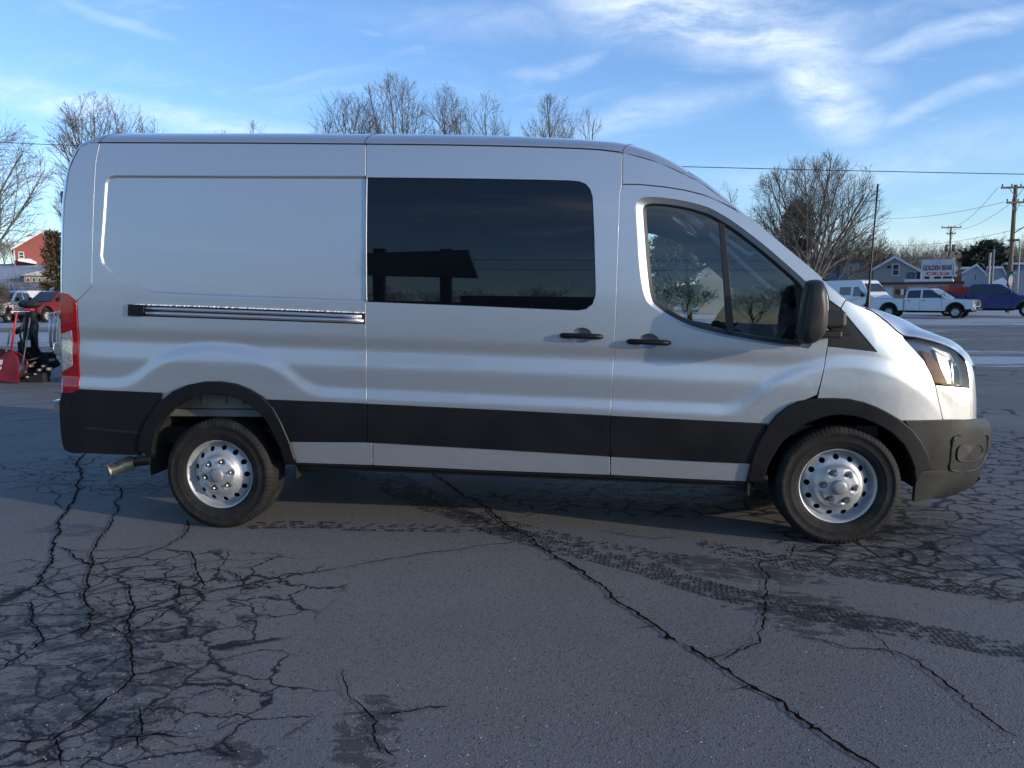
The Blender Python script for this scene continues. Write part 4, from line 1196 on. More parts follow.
base = h.mix(h.math('MULTIPLY', crk, 0.92), base, (0.010, 0.010, 0.011, 1))
# thin snow and salt in drifted streaks across the far lot
sn = h.noise(h.mapping(P, scale=(0.14, 0.62, 1), rot=(0, 0, R(-4))), 1.4, 9, 0.68, 0.5)
far = h.mapr(Y_, 6.0, 14.0, 0.0, 0.115)
band = union([h.math('MULTIPLY', h.mapr(h.math('ABSOLUTE', h.math('SUBTRACT', Y_, 12.0)), 2.1, 0.3), h.mapr(X_, 4.0, 9.0, 0, 0.17)),
              h.math('MULTIPLY', h.mapr(h.math('ABSOLUTE', h.math('SUBTRACT', Y_, 37.0)), 6.5, 2.5), 0.15),
              h.math('MULTIPLY', h.mapr(Y_, 41.0, 46.0), 0.17),
              h.math('MULTIPLY', h.mapr(h.math('ABSOLUTE', h.math('SUBTRACT', Y_, 22.0)), 6.0, 1.5), h.mapr(X_, -3.0, -9.0, 0, 0.22)),
              h.math('MULTIPLY', h.mapr(h.math('ABSOLUTE', h.math('SUBTRACT', Y_, 7.0)), 2.6, 1.0), h.mapr(X_, -2.0, -4.0, 0, 0.09))])
snow = h.mapr(h.math('ADD', h.math('ADD', sn, far), band), 0.655, 0.73)
snow = h.math('MULTIPLY', snow, h.mapr(Y_, 3.0, 5.0))
hillz = h.mapr(sp.outputs[2], 0.2, 1.0)
base = h.mix(h.math('MULTIPLY', hillz, 1.0), base, h.mix(h.mapr(mid, 0.4, 0.6), (0.10, 0.085, 0.06, 1), (0.16, 0.14, 0.11, 1)))
grass = h.mapr(Y_, 60, 64)
base = h.mix(grass, base, h.mix(h.mapr(big, 0.4, 0.6), (0.09, 0.08, 0.055, 1), (0.15, 0.135, 0.10, 1)))
base = h.mix(h.math('MULTIPLY', snow, 0.85), base, (0.40, 0.43, 0.47, 1))
t.links.new(base, b.inputs['Base Color'])
ro = h.mapr(mid, 0.3, 0.7, 0.62, 0.80)
ro = h.mix(wet, ro, 0.55, 'FLOAT'); ro = h.mix(snow, ro, 0.85, 'FLOAT')
t.links.new(ro, b.inputs['Roughness'])
b.inputs['Specular IOR Level'].default_value = 0.22
hh = h.math('ADD', h.math('MULTIPLY', fine, 0.5), h.math('MULTIPLY', grit.outputs['Distance'], 0.35))
hh = h.math('ADD', hh, h.math('MULTIPLY', mid, 1.5))
bp = t.nodes.new('ShaderNodeBump'); bp.inputs['Strength'].default_value = 0.5; bp.inputs['Distance'].default_value = 0.006
t.links.new(hh, bp.inputs['Height']); t.links.new(bp.outputs[0], b.inputs['Normal'])
ground = pymesh('parking_lot', V, F, gm, smooth=True); tag(ground, 'cracked dark asphalt lot with thin streaks of snow', kind='structure')

# hand-laid long cracks: ragged tarry ribbons a few millimetres above the asphalt
CRK = []
def zA(L): return [(x/2.4147, 450+y/2.4151) for x, y in L]
def zB(L): return [(340+x/2.4147, 450+y/2.4151) for x, y in L]
def zC(L): return [(684+x/2.4147, 450+y/2.4151) for x, y in L]
CRK += [(zA(L), w_) for L, w_ in [
 ([(205, 0), (203, 40), (200, 95), (165, 140), (135, 190), (135, 235), (110, 280), (95, 325), (40, 350), (0, 355)], 0.013),
 ([(285, 90), (280, 150), (270, 195), (235, 245), (225, 300), (230, 350), (232, 420), (210, 445)], 0.009),
 ([(455, 170), (440, 210), (400, 240), (340, 260), (240, 275), (190, 260), (140, 238)], 0.009),
 ([(400, 240), (450, 250), (475, 270), (480, 310), (490, 335)], 0.009),
 ([(821, 287), (760, 300), (690, 305), (630, 318), (590, 325), (510, 340), (440, 370), (400, 400), (360, 425), (315, 450), (300, 520), (300, 560), (270, 595), (215, 630), (160, 670), (130, 695), (60, 702), (0, 700)], 0.008),
 ([(590, 325), (580, 305), (530, 292), (490, 288)], 0.006),
 ([(510, 340), (440, 355), (380, 375), (310, 400), (230, 430), (110, 465), (50, 500), (0, 530)], 0.010),
 ([(315, 450), (315, 380), (320, 330), (290, 315), (240, 300)], 0.008),
 ([(110, 470), (95, 400), (85, 370), (0, 375)], 0.007), ([(430, 365), (440, 330), (380, 318), (320, 330)], 0.007),
 ([(0, 280), (60, 268), (110, 280)], 0.005), ([(120, 90), (120, 130), (150, 150), (165, 140)], 0.006),
 ([(0, 100), (60, 90), (130, 85), (200, 95), (280, 100), (400, 90)], 0.006),
 ([(95, 325), (150, 345), (220, 340), (290, 320), (420, 310), (475, 290)], 0.006), ([(95, 400), (190, 405), (290, 395)], 0.006),
 ([(0, 440), (50, 425), (95, 400)], 0.006), ([(450, 520), (390, 530), (310, 555), (300, 560)], 0.010),
 ([(335, 620), (340, 680), (335, 740), (300, 768)], 0.005), ([(130, 695), (150, 740), (155, 768)], 0.007), ([(440, 695), (380, 695), (340, 700), (250, 710)], 0.007),
 ([(232, 420), (280, 430), (315, 450)], 0.006), ([(135, 235), (225, 240), (340, 245), (400, 240)], 0.005)]]
CRK += [(zB(L), w_) for L, w_ in [
 ([(215, 40), (235, 65), (300, 115), (365, 155), (440, 200), (490, 232), (540, 265), (600, 305), (650, 335), (690, 375), (740, 405), (790, 435), (827, 468)], 0.013),
 ([(0, 287), (90, 270), (180, 262), (270, 243), (340, 228), (440, 222)], 0.006),
 ([(0, 530), (30, 590), (80, 640), (100, 700), (150, 768)], 0.005), ([(80, 645), (150, 635), (200, 620), (280, 615)], 0.007),
 ([(215, 90), (225, 110), (300, 115)], 0.005), ([(430, 165), (520, 150), (600, 130)], 0.005), ([(640, 195), (690, 205), (760, 215), (821, 210)], 0.006)]]
CRK += [(zC(L), w_) for L, w_ in [
 ([(-5, 470), (60, 505), (130, 555), (200, 600), (250, 640), (330, 690), (400, 735), (470, 772)], 0.012),
 ([(95, 510), (110, 495), (180, 475), (200, 440), (185, 400), (200, 380), (185, 330), (200, 300), (175, 270), (240, 250), (250, 225)], 0.007),
 ([(270, 450), (340, 465), (400, 480), (460, 485), (540, 505), (590, 530), (640, 565), (700, 610), (760, 660), (821, 708)], 0.008),
 ([(430, 430), (470, 460), (490, 490)], 0.005), ([(250, 240), (310, 230)], 0.005),
 ([(440, 225), (520, 250), (600, 240), (680, 275), (760, 300), (830, 322)], 0.006)]]
rc = random.Random(3)
def ragged(pts, wid, z=0.006, mb=None, amp=0.6, step=0.022):
    P_ = np.array([gnd(a, b_)[:2] for a, b_ in pts])
    L = np.r_[0, np.cumsum(np.linalg.norm(np.diff(P_, axis=0), axis=1))]
    n_ = max(8, int(L[-1]/step))
    T = np.linspace(0, L[-1], n_)
    Q = np.stack([np.interp(T, L, P_[:, 0]), np.interp(T, L, P_[:, 1])], 1)
    # random-walk wander that keeps to the line
    j = np.zeros((n_, 2)); v_ = np.zeros(2)
    for i in range(1, n_):
        v_ = v_*0.80+np.array([rc.gauss(0, 1), rc.gauss(0, 1)])*0.0022
        j[i] = j[i-1]*0.92+v_
    Q = Q+j+np.array([[rc.gauss(0, 1), rc.gauss(0, 1)] for _ in range(n_)])*0.0042
    d = np.gradient(Q, axis=0); d /= np.linalg.norm(d, axis=1)[:, None]+1e-9
    nn = np.stack([-d[:, 1], d[:, 0]], 1)
    k = np.linspace(0, 1, n_); end = np.minimum(1, np.minimum(k, 1-k)*n_/3.0+0.2)
    wl = np.array([wid*(0.35+amp*abs(rc.gauss(0, 1))) for _ in range(n_)])*end
    wr = np.array([wid*(0.35+amp*abs(rc.gauss(0, 1))) for _ in range(n_)])*end
    V = []; F = []
    for i in range(n_):
        a_ = Q[i]+nn[i]*wl[i]; c_ = Q[i]-nn[i]*wr[i]
        V += [(a_[0], a_[1], z), (c_[0], c_[1], z)]
        if i: F.append((2*i-2, 2*i-1, 2*i+1, 2*i))
    mb.add(V, F)
    return Q, nn
mb = MB()
for (L, w_) in CRK:
    Q, nn = ragged(L, w_*0.66, mb=mb)
    # short side shoots
    for i in range(6, len(Q)-6, 5):
        if rc.random() < 0.42:
            sgn = rc.choice((-1, 1)); ln = rc.uniform(0.02, 0.13); a = Q[i]; dirn = nn[i]*sgn
            pts = [a]; dd = dirn+np.array([rc.uniform(-.6, .6), rc.uniform(-.6, .6)])
            for q in range(4):
                dd = dd+np.array([rc.uniform(-.5, .5), rc.uniform(-.5, .5)]); pts.append(pts[-1]+dd/np.linalg.norm(dd)*ln/4)
            V = []; F = []
            for q, p in enumerate(pts):
                ww = w_*0.32*(1-q/4.6); e_ = np.array([-dd[1], dd[0]])/np.linalg.norm(dd)
                V += [(p[0]+e_[0]*ww, p[1]+e_[1]*ww, 0.0068), (p[0]-e_[0]*ww, p[1]-e_[1]*ww, 0.0068)]
                if q: F.append((2*q-2, 2*q-1, 2*q+1, 2*q))
            mb.add(V, F)
CRM = mat('crack_tar', (0.006, 0.006, 0.007), 0.9, spec=0.05, vary=0.4, vscale=40)
ck = mb.build('ground_cracks', CRM, recalc=False); tag(ck, 'dark ragged cracks running through the asphalt', kind='structure')

# wet tyre tracks: rows of small tread prints
TRM = mat('tyre_print_damp', (0.040, 0.039, 0.038), 0.7, spec=0.15, vary=0.3, vscale=30)
mb = MB()
def track(pts, width, rows_, prob, z=0.004):
    P_ = catmull(np.array([gnd(a, b_)[:2] for a, b_ in pts]), 8)
    L = np.r_[0, np.cumsum(np.linalg.norm(np.diff(P_, axis=0), axis=1))]
    T = np.arange(0, L[-1], 0.030)
    Q = np.stack([np.interp(T, L, P_[:, 0]), np.interp(T, L, P_[:, 1])], 1)
    d = np.gradient(Q, axis=0); d /= np.linalg.norm(d, axis=1)[:, None]+1e-9
    nn = np.stack([-d[:, 1], d[:, 0]], 1)
    cover = 0.5
    for i in range(len(Q)):
        cover = min(max(cover+rc.uniform(-.14, .14), 0.45), 1.0)
        for r_ in range(rows_):
            if rc.random() > prob*cover+0.15: continue
            o_ = (r_-(rows_-1)/2)/rows_*width
            c_ = Q[i]+nn[i]*(o_+rc.uniform(-.003, .003))+d[i]*(0.015*(r_ % 2)+rc.uniform(-.003, .003))
            hw = width/rows_*rc.uniform(0.25, 0.42); hl = rc.uniform(0.006, 0.012)
            k_ = 0.5*(1 if r_ % 2 else -1)
            a_ = d[i]*hl; e_ = nn[i]*hw+d[i]*hw*k_
            V = [c_-a_-e_, c_+a_-e_, c_+a_+e_, c_-a_+e_]
            mb.add([(p[0], p[1], z) for p in V], [(0, 1, 2, 3)])
track([(360, 472), (420, 502), (460, 515), (500, 530), (550, 545), (600, 557), (650, 570), (684, 582), (740, 597), (790, 607), (850, 620), (930, 634), (1030, 655)], 0.20, 7, 0.75)
track([(390, 474), (440, 500), (480, 516), (540, 533), (600, 546), (684, 560)], 0.17, 5, 0.5)
track([(335, 527), (390, 528), (450, 529), (510, 532)], 0.16, 4, 0.5)
track([(700, 545), (758, 556), (808, 566), (870, 575), (932, 583), (1030, 600)], 0.20, 7, 0.6)
track([(250, 526), (300, 525), (345, 526)], 0.16, 4, 0.4)
tk = mb.build('tyre_tracks', TRM, recalc=False); tag(tk, 'damp tread prints curving across the asphalt', kind='structure')
# loose grit and salt crumbs
mb = MB()
for i in range(420):
    px, py = rc.uniform(0, 1024), 520+248*math.sqrt(rc.random())
    g = gnd(px, py)
    r_ = rc.uniform(0.0012, 0.0032)
    V = [(g[0]+rc.uniform(-r_, r_)+r_*math.cos(a), g[1]+r_*math.sin(a), 0.004) for a in (0, 1.6, 3.1, 4.7)]+[(g[0], g[1], 0.004+r_)]
    mb.add(V, [(0, 1, 4), (1, 2, 4), (2, 3, 4), (3, 0, 4)])
gr = mb.build('grit', mat('pale_grit', (0.33, 0.32, 0.30), 0.8, vary=0.4, vscale=3)); tag(gr, 'loose pale grit and salt crumbs on the asphalt', 'grit', kind='stuff')

# ------------------------------------------------------------------ trees
BARK = mat('bark', (0.10, 0.09, 0.08), 0.9, vary=0.25, vscale=1.5)
BARKD = mat('bark_dark', (0.085, 0.072, 0.06), 0.9, vary=0.25, vscale=1.5)
TWIG = mat('twigs', (0.115, 0.10, 0.088), 0.9, vary=0.2, vscale=0.6)
def bare_tree(height, spread, seed, limbs=8, base_r=0.22, fork=0.15, twig_r=0.012, kids=(0, 6, 5, 4), up=0.55, bark=BARK, twig=TWIG, name='bare_tree', droop=0.0, trunk=0.32, depth=4, env=None):
    """leafless tree: short trunk, long limbs sweeping up and out, fine twigs"""
    rt = random.Random(seed); root = empty(name)
    tr = MB(); cr = MB()
    def branch(p, d, L, r, lvl):
        n = (4, 7, 5, 4, 3)[lvl]
        pts = [p.copy()]; q = p.copy(); dd = d.normalized()
        wob = (0.04, 0.06, 0.09, 0.12, 0.15)[lvl]; lift = (0.0, 0.09, 0.12, 0.10, 0.06)[lvl]*up
        for i in range(n):
            dd = (dd+Vector((rt.gauss(0, wob), rt.gauss(0, wob), rt.gauss(0, wob*0.6)+lift-droop*0.07*lvl))).normalized()
            q2 = q+dd*L/n
            if env and lvl:
                a_, zc_, bt_, bb_ = env; dz = (q2.z-zc_)/(bt_ if q2.z > zc_ else bb_)
                if (q2.x*q2.x+q2.y*q2.y)/(a_*a_)+dz*dz > rt.uniform(0.72, 1.12) and len(pts) > 1: break
            q = q2; pts.append(q.copy())
        n = len(pts)-1
        rad = [max(r*(1-0.75*i/n), twig_r*0.5) for i in range(n+1)] if lvl else [r, r*0.85, r*0.8, r*0.75, r*0.7]
        (tr if lvl == 0 else cr).tube(pts, rad, (9, 6, 4, 3, 3)[lvl], caps=False)
        if lvl >= depth: return
        k = limbs if lvl == 0 else kids[lvl]
        for i in range(k):
            if lvl == 0:
                f = fork+(1-fork)*(i+1)/k
                az = i*2.4+rt.uniform(-.3, .3); incl = R(8+44*spread*(1-(i/(k-1)))**0.8*rt.uniform(0.8, 1.15)) if i < k-1 else R(4)
                nd = Vector((math.sin(incl)*math.cos(az), math.sin(incl)*math.sin(az), math.cos(incl)))
                LL = height*(1-trunk*f)*rt.uniform(0.78, 1.0)*(0.92 if incl > R(35) else 1.0)
                rr_ = r*rt.uniform(0.42, 0.6)
            else:
                f = 0.22+0.76*(i+0.5)/k*rt.uniform(0.92, 1.05); f = min(f, 0.98)
                nd = None; LL = L*rt.uniform(0.42, 0.60)*(1.2-0.62*f)
            s_ = f*n; a = min(int(s_), n-1); pp = pts[a].lerp(pts[a+1], s_-a)
            if nd is None:
                ax = (pts[a+1]-pts[a]).normalized(); o = ax.orthogonal().normalized(); o.rotate(Matrix.Rotation(i*2.4+rt.uniform(-.8, .8), 3, ax))
                ang = R(rt.uniform(22, 42)); nd = ax*math.cos(ang)+o*math.sin(ang); rr_ = max(rad[a]*rt.uniform(0.45, 0.62), twig_r)
            branch(pp, nd, LL, rr_, lvl+1)
    branch(Vector((0, 0, -0.15)), Vector((0.02, 0, 1)), height*trunk, base_r, 0)
    tr.build('trunk', bark, root, recalc=False); cr.build('crown', twig, root, recalc=False)
    zmax = sorted(v[2] for v in cr.V)[-40]; k = height/zmax if not env else 1.0
    for c in root.children: c.scale = (k, k, k)
    return root
def put(o, px, Y, z=None, rz=0.0, sc=1.0, **kw):
    p = at(px, 300, Y); zz_ = vis_ground_z(p[0], Y) if z is None else z
    o.location = (p[0], Y, zz_-0.02); o.rotation_euler = (0, 0, rz); o.scale = (sc, sc, sc)
    return tag(o, **kw)
def top_h(px, py, Y):
    p = at(px, py, Y); return p[2]-vis_ground_z(p[0], Y)

H_ = top_h(806, 149, 64.5)
t1 = bare_tree(H_, 1.0, 11, limbs=15, kids=(0, 10, 8, 6), fork=0.3, base_r=0.30, twig_r=0.012, trunk=0.16, up=0.5, bark=BARKD, twig=mat('twigs_pale', (0.125, 0.11, 0.096), 0.9, vary=0.2, vscale=0.6), env=(6.4, H_-6.4, 6.4, 8.2))
put(t1, 808, 64.5, label='broad leafless tree with fanning branches rising behind the van bonnet', cat='tree')
spec = [  # px, top py, Y, seed, half width in px, label
 (350, 84, 46, 21, 40, 'leafless tree at the left end of the clump above the van roof'),
 (400, 70, 47, 22, 34, 'tallest leafless tree of the clump above the van roof'),
 (447, 82, 50, 23, 27, 'leafless tree right of the tallest one above the van roof'),
 (482, 86, 46, 24, 25, 'leafless tree at the right end of the clump above the van roof'),
 (552, 91, 48, 25, 29, 'rounded leafless tree standing alone above the sliding door window'),
 (585, 104, 52, 26, 14, 'small leafless tree touching the lone rounded one above the roof'),
 (264, 114, 52, 27, 14, 'leafless treetop just peeping over the middle of the van roof'),
 (232, 121, 56, 28, 11, 'lowest leafless treetop barely clearing the van roof'),
 (114, 84, 38, 29, 46, 'wide leafless tree above the rear corner of the van'),
 (166, 108, 44, 30, 17, 'small leafless treetop beside the wide tree above the rear of the van'),
 (322, 118, 55, 31, 14, 'short leafless treetop left of the clump above the van roof'),
 (722, 178, 75, 32, 12, 'thin leafless treetop showing just above the windscreen')]
for (px, py, Y, sd_, hw_, lab) in spec:
    H_ = top_h(px, py, Y); a_ = hw_*(Y-CY)/FPX*1.25
    o = bare_tree(H_, 0.95, sd_, limbs=13 if hw_ > 20 else 8, kids=(0, 9, 8, 5) if hw_ > 20 else (0, 7, 6, 4), fork=0.35, base_r=0.20, twig_r=0.009, trunk=0.46, up=0.45, env=(a_, H_-a_*1.35, a_*1.35, H_*0.5))
    put(o, px, Y, label=lab, cat='tree')
# big tree at the left margin
H_ = top_h(5, 82, 27)
o = bare_tree(H_, 1.2, 41, limbs=14, kids=(0, 10, 9, 6), fork=0.2, base_r=0.14, twig_r=0.007, up=0.5, droop=0.4, trunk=0.3, env=(3.7, H_-4.4, 4.4, 3.7))
put(o, -27, 27, label='large leafless tree with drooping twigs cut off by the left edge', cat='tree')
# brown thicket of a tree right of the big one
o = bare_tree(top_h(845, 229, 112), 1.2, 51, limbs=13, kids=(0, 8, 7, 5), fork=0.05, base_r=0.2, twig_r=0.035, trunk=0.12, bark=BARKD, twig=mat('twigs_brown', (0.085, 0.062, 0.045), 0.95, vary=0.3, vscale=0.8))
put(o, 842, 112, label='dense brown twiggy tree behind the grey-roofed gambrel house', cat='tree')
o2 = copy_tree(o); put(o2, 864, 116, rz=2.0, sc=0.8, label='lower brown twiggy tree right of the dense brown one', cat='tree')
o3 = copy_tree(o); put(o3, 815, 114, rz=4.0, sc=0.8, label='brown twiggy tree behind the trunk of the broad leafless tree', cat='tree')

def leafy(name, H_, W_, seed, m, n=5200, conical=True, leaf=0.22, trunk=BARKD):
    rt = random.Random(seed); root = empty(name)
    mb = MB(); mb.tube([(0, 0, -0.1), (0.05, 0, H_*0.4), (0, 0, H_*0.93)], [0.18, 0.12, 0.03], 7); mb.build('trunk', trunk, root)
    mb = MB(); clumps = []
    for i in range(130):
        f = rt.random()**0.8
        zz_ = H_*(0.08+0.9*f)
        rr_ = W_*((1-f)**0.75 if conical else math.sqrt(max(0.02, 1-(2*f-0.95)**2)))*rt.uniform(0.45, 1.08)
        a = rt.uniform(0, 2*PI); clumps.append((rr_*math.cos(a), rr_*math.sin(a), zz_-0.12*rr_, rt.uniform(0.10, 0.24)*W_))
    V = []; F = []
    for i in range(n):
        c = clumps[i % len(clumps)]
        g = [rt.gauss(0, 0.5)*c[3]*1.4, rt.gauss(0, 0.5)*c[3]*1.4, rt.gauss(0, 0.35)*c[3]]
        p = Vector((c[0]+g[0], c[1]+g[1], c[2]+g[2]))
        d = Vector((p.x, p.y, rt.uniform(-0.4, 0.7)*W_*0.6)).normalized()+Vector((rt.gauss(0, .5), rt.gauss(0, .5), rt.gauss(0, .5)))
        d.normalize(); s_ = d.orthogonal().normalized(); s_.rotate(Matrix.Rotation(rt.uniform(0, 6.3), 3, d))
        L = leaf*rt.uniform(0.6, 1.5)
        b0 = len(V); V += [p-s_*L*0.22, p+s_*L*0.22, p+d*L]; F.append((b0, b0+1, b0+2))
    mb.add(V, F); mb.build('crown', m, root, recalc=False)
    return root
PINE = mat('pine_needles', (0.028, 0.045, 0.028), 0.9, vary=0.4, vscale=1.0)
PINEB = mat('dull_evergreen', (0.042, 0.042, 0.028), 0.9, vary=0.35, vscale=1.0)
RUST = mat('rusty_leaves', (0.15, 0.10, 0.055), 0.9, vary=0.4, vscale=1.2)
Y = 108; o = leafy('pine_tree', top_h(983, 242, Y), 3.5, 61, PINE, 7000, False, 0.55); put(o, 983, Y, label='dark green round-topped pine behind the small white house', cat='tree')
Y = 84; o = leafy('spruce_tree', top_h(795, 203, Y), 3.2, 62, PINEB, 8000, True, 0.5); put(o, 795, Y, label='dark conical evergreen half hidden by the broad leafless tree', cat='tree')
Y = 48; o = leafy('leafy_tree', top_h(58, 231, Y), 1.5, 63, RUST, 9000, True, 0.2); put(o, 58, Y, label='rusty brown leafy tree in front of the red house', cat='tree')
for i, (px, py, Y, lab) in enumerate([(672, 225, 60, 'evergreen seen through the cab windows, left of the two'), (700, 232, 66, 'evergreen seen through the cab windows, right of the two')]):
    o = leafy('spruce_tree', top_h(px, py, Y), 3.2, 70+i, PINE, 11000, i == 0, 0.30); put(o, px, Y, label=lab, cat='tree')

# skyline trees, far off on the right
sky_a = bare_tree(13, 0.6, 81, limbs=8, kids=(0, 6, 5, 4), fork=0.2, base_r=0.18, twig_r=0.025, twig=mat('twigs_far', (0.17, 0.145, 0.13), 0.95, vary=0.2, vscale=0.4))
sky_b = bare_tree(13, 0.85, 82, limbs=9, kids=(0, 6, 5, 4), fork=0.15, base_r=0.18, twig_r=0.025, twig=MATS['twigs_far'])
rt = random.Random(5); first = {0: True, 1: True}
for i in range(26):
    px = 866+i*7.0+rt.uniform(-3, 3); Y = rt.uniform(128, 150); src = (sky_a, sky_b)[i % 2]
    o = src if first[i % 2] else copy_tree(src); first[i % 2] = False
    ty = 241+rt.uniform(-4, 9) if px < 985 else 238+rt.uniform(-4, 6)
    put(o, px, Y, rz=rt.uniform(0, 6), sc=top_h(px, ty, Y)/13.0, label='bare grey-brown tree in the far line along the right skyline', cat='tree', group='bare trees along the skyline')
for i in range(9):
    px = -10+i*8.5; Y = 118+rt.uniform(-6, 6); o = copy_tree((sky_a, sky_b)[i % 2])
    put(o, px, Y, rz=rt.uniform(0, 6), sc=top_h(px, 262+rt.uniform(-8, 6), Y)/13.0 if False else 0.42, label='low bare tree on the brushy hill below the red house', cat='tree', group='low bare trees on the hill')
for i in range(16):
    px = 380+i*26+rt.uniform(-8, 8); Y = 100+rt.uniform(-10, 14); o = copy_tree((sky_a, sky_b)[i % 2])
    put(o, px, Y, rz=rt.uniform(0, 6), sc=rt.uniform(0.6, 0.85), label='bare tree beyond the lot, hidden or seen through the cab glass', cat='tree', group='bare trees beyond the van')
# brush on the hillside: nobody could count it
rb = random.Random(9); mb = MB()
for i in range(5200):
    x = rb.uniform(-62, -14); y = rb.uniform(52, 98); z0 = vis_ground_z(x, y)
    if z0 < 0.12 and rb.random() < 0.6: continue
    hgt = rb.uniform(0.5, 1.7)
    for q in range(2):
        dx, dy = rb.gauss(0, 0.4)*hgt, rb.gauss(0, 0.4)*hgt; ww = 0.02
        mb.add([(x-ww, y, z0), (x+ww, y, z0), (x+dx, y+dy, z0+hgt)], [(0, 1, 2)])
br = mb.build('hillside_brush', mat('brush_stems', (0.17, 0.13, 0.10), 0.95, vary=0.35, vscale=0.3), recalc=False); tag(br, 'tangled brown brush covering the hillside at the left', 'brush', kind='stuff')
# ------------------------------------------------------------------ buildings
def siding(name, c, step=0.2):
    if name in MATS: return MATS[name]
    m = mat(name, c, 0.7, vary=0.06, vscale=0.7)
    t = m.node_tree; h = NT(t); b = t.nodes['Principled BSDF']; tcn = t.nodes.new('ShaderNodeTexCoord')
    wv_ = t.nodes.new('ShaderNodeTexWave'); wv_.wave_type = 'BANDS'; wv_.bands_direction = 'Z'; wv_.wave_profile = 'SAW'
    wv_.inputs['Scale'].default_value = 0.314/step; t.links.new(tcn.outputs['Object'], wv_.inputs['Vector'])
    bp = t.nodes.new('ShaderNodeBump'); bp.inputs['Strength'].default_value = 0.6; bp.inputs['Distance'].default_value = 0.03
    t.links.new(wv_.outputs['Fac'], bp.inputs['Height']); t.links.new(bp.outputs[0], b.inputs['Normal'])
    return m
GLW = mat('window_glass_dark', (0.02, 0.025, 0.03), 0.05, ior=1.6)
WHT = mat('white_trim', (0.62, 0.62, 0.62), 0.6, vary=0.08)
SHG = mat('grey_shingles', (0.10, 0.10, 0.115), 0.9, vary=0.25, vscale=2)
SHB = mat('brown_shingles', (0.085, 0.06, 0.055), 0.9, vary=0.25, vscale=2)
SNW = mat('roof_snow', (0.72, 0.74, 0.78), 0.85, vary=0.05)
BRK = mat('red_brick', (0.15, 0.065, 0.05), 0.85, vary=0.3, vscale=3)
class Frame:
    """a building's own axes: front wall in local y = 0, turned to face the lot's viewpoint side"""
    def __init__(f, name, px, Y, turn=0.0, **kw):
        c = at(px, 300, Y); f.c = np.array([c[0], Y]); g = vis_ground_z(c[0], Y)
        az = math.atan2(-(c[0]-CX), Y-CY)+R(turn)
        f.t = np.array([math.cos(az), math.sin(az)]); f.n = np.array([-math.sin(az), math.cos(az)]); f.g = g
        f.root = empty(name, (c[0], Y, g), az); tag(f.root, **kw)
    def p(f, px, py, y=0.0):
        d = ray(px, py); o = f.c+f.n*y
        k = ((o-CC[:2])@f.n)/(d[:2]@f.n); q = CC+d*k
        return ((q[:2]-o)@f.t, q[2]-f.g)
def window(px0, py0, px1, py1, fr, frame=WHT, mullion=True):
    x0, z0 = fr.p(px0, py1); x1, z1 = fr.p(px1, py0); f = min(0.09, (x1-x0)*0.2)
    mb = MB()
    for q in (((x0-f, -0.06, z0-f), (x0, 0.02, z1+f)), ((x1, -0.06, z0-f), (x1+f, 0.02, z1+f)), ((x0, -0.058, z0-f), (x1, 0.02, z0)), ((x0, -0.058, z1), (x1, 0.02, z1+f))): mb.box(*q)
    if mullion: mb.box((x0, -0.045, (z0+z1)/2-0.03), (x1, 0.02, (z0+z1)/2+0.03))
    o = mb.build('window', frame, fr.root)
    mb = MB(); mb.box((x0, -0.03, z0), (x1, 0.02, z1)); mb.build('pane', GLW, o)
def house(name, px, outline_px, Y, depth, wallm, roofm, over=0.3, thick=0.18, rake=WHT, turn=0.0, **kw):
    """gable-end house; outline_px are the roofline points of the front wall from left eave to right eave"""
    fr = Frame(name, px, Y, turn, **kw); root = fr.root
    P_ = [fr.p(a, b) for a, b in outline_px]
    mb = MB(); mb.prism([(P_[0][0], -0.3)]+P_+[(P_[-1][0], -0.3)], 0, depth); mb.build('wall', wallm, root)
    A = list(P_)
    dl = np.array(A[0])-np.array(A[1]); dl /= np.linalg.norm(dl); dr = np.array(A[-1])-np.array(A[-2]); dr /= np.linalg.norm(dr)
    A[0] = tuple(np.array(A[0])+dl*over); A[-1] = tuple(np.array(A[-1])+dr*over)
    top = [(p[0], p[1]+thick+0.02) for p in A]; bot = [(p[0], p[1]+0.02) for p in A]
    mb = MB(); mb.prism(top+bot[::-1], -over+0.03, depth+over); mb.build('roof', roofm, root)
    top2 = [(p[0], p[1]+thick+0.03) for p in A]; bot2 = [(p[0], p[1]-0.08) for p in A]
    mb = MB(); mb.prism(top2+bot2[::-1], -over-0.03, -over+0.02); mb.build('rake_board', rake, root)
    return fr
def fbox(fr, px0, py0, px1, py1, y0, y1, name, m, parent=None, bev=0.0):
    """box seen between two photo pixels, in the building's axes"""
    x0, z0 = fr.p(px0, py1, y0); x1, z1 = fr.p(px1, py0, y0)
    mb = MB(); mb.box((x0, y0, z0), (x1, y1, z1), bev); return mb.build(name, m, parent or fr.root)

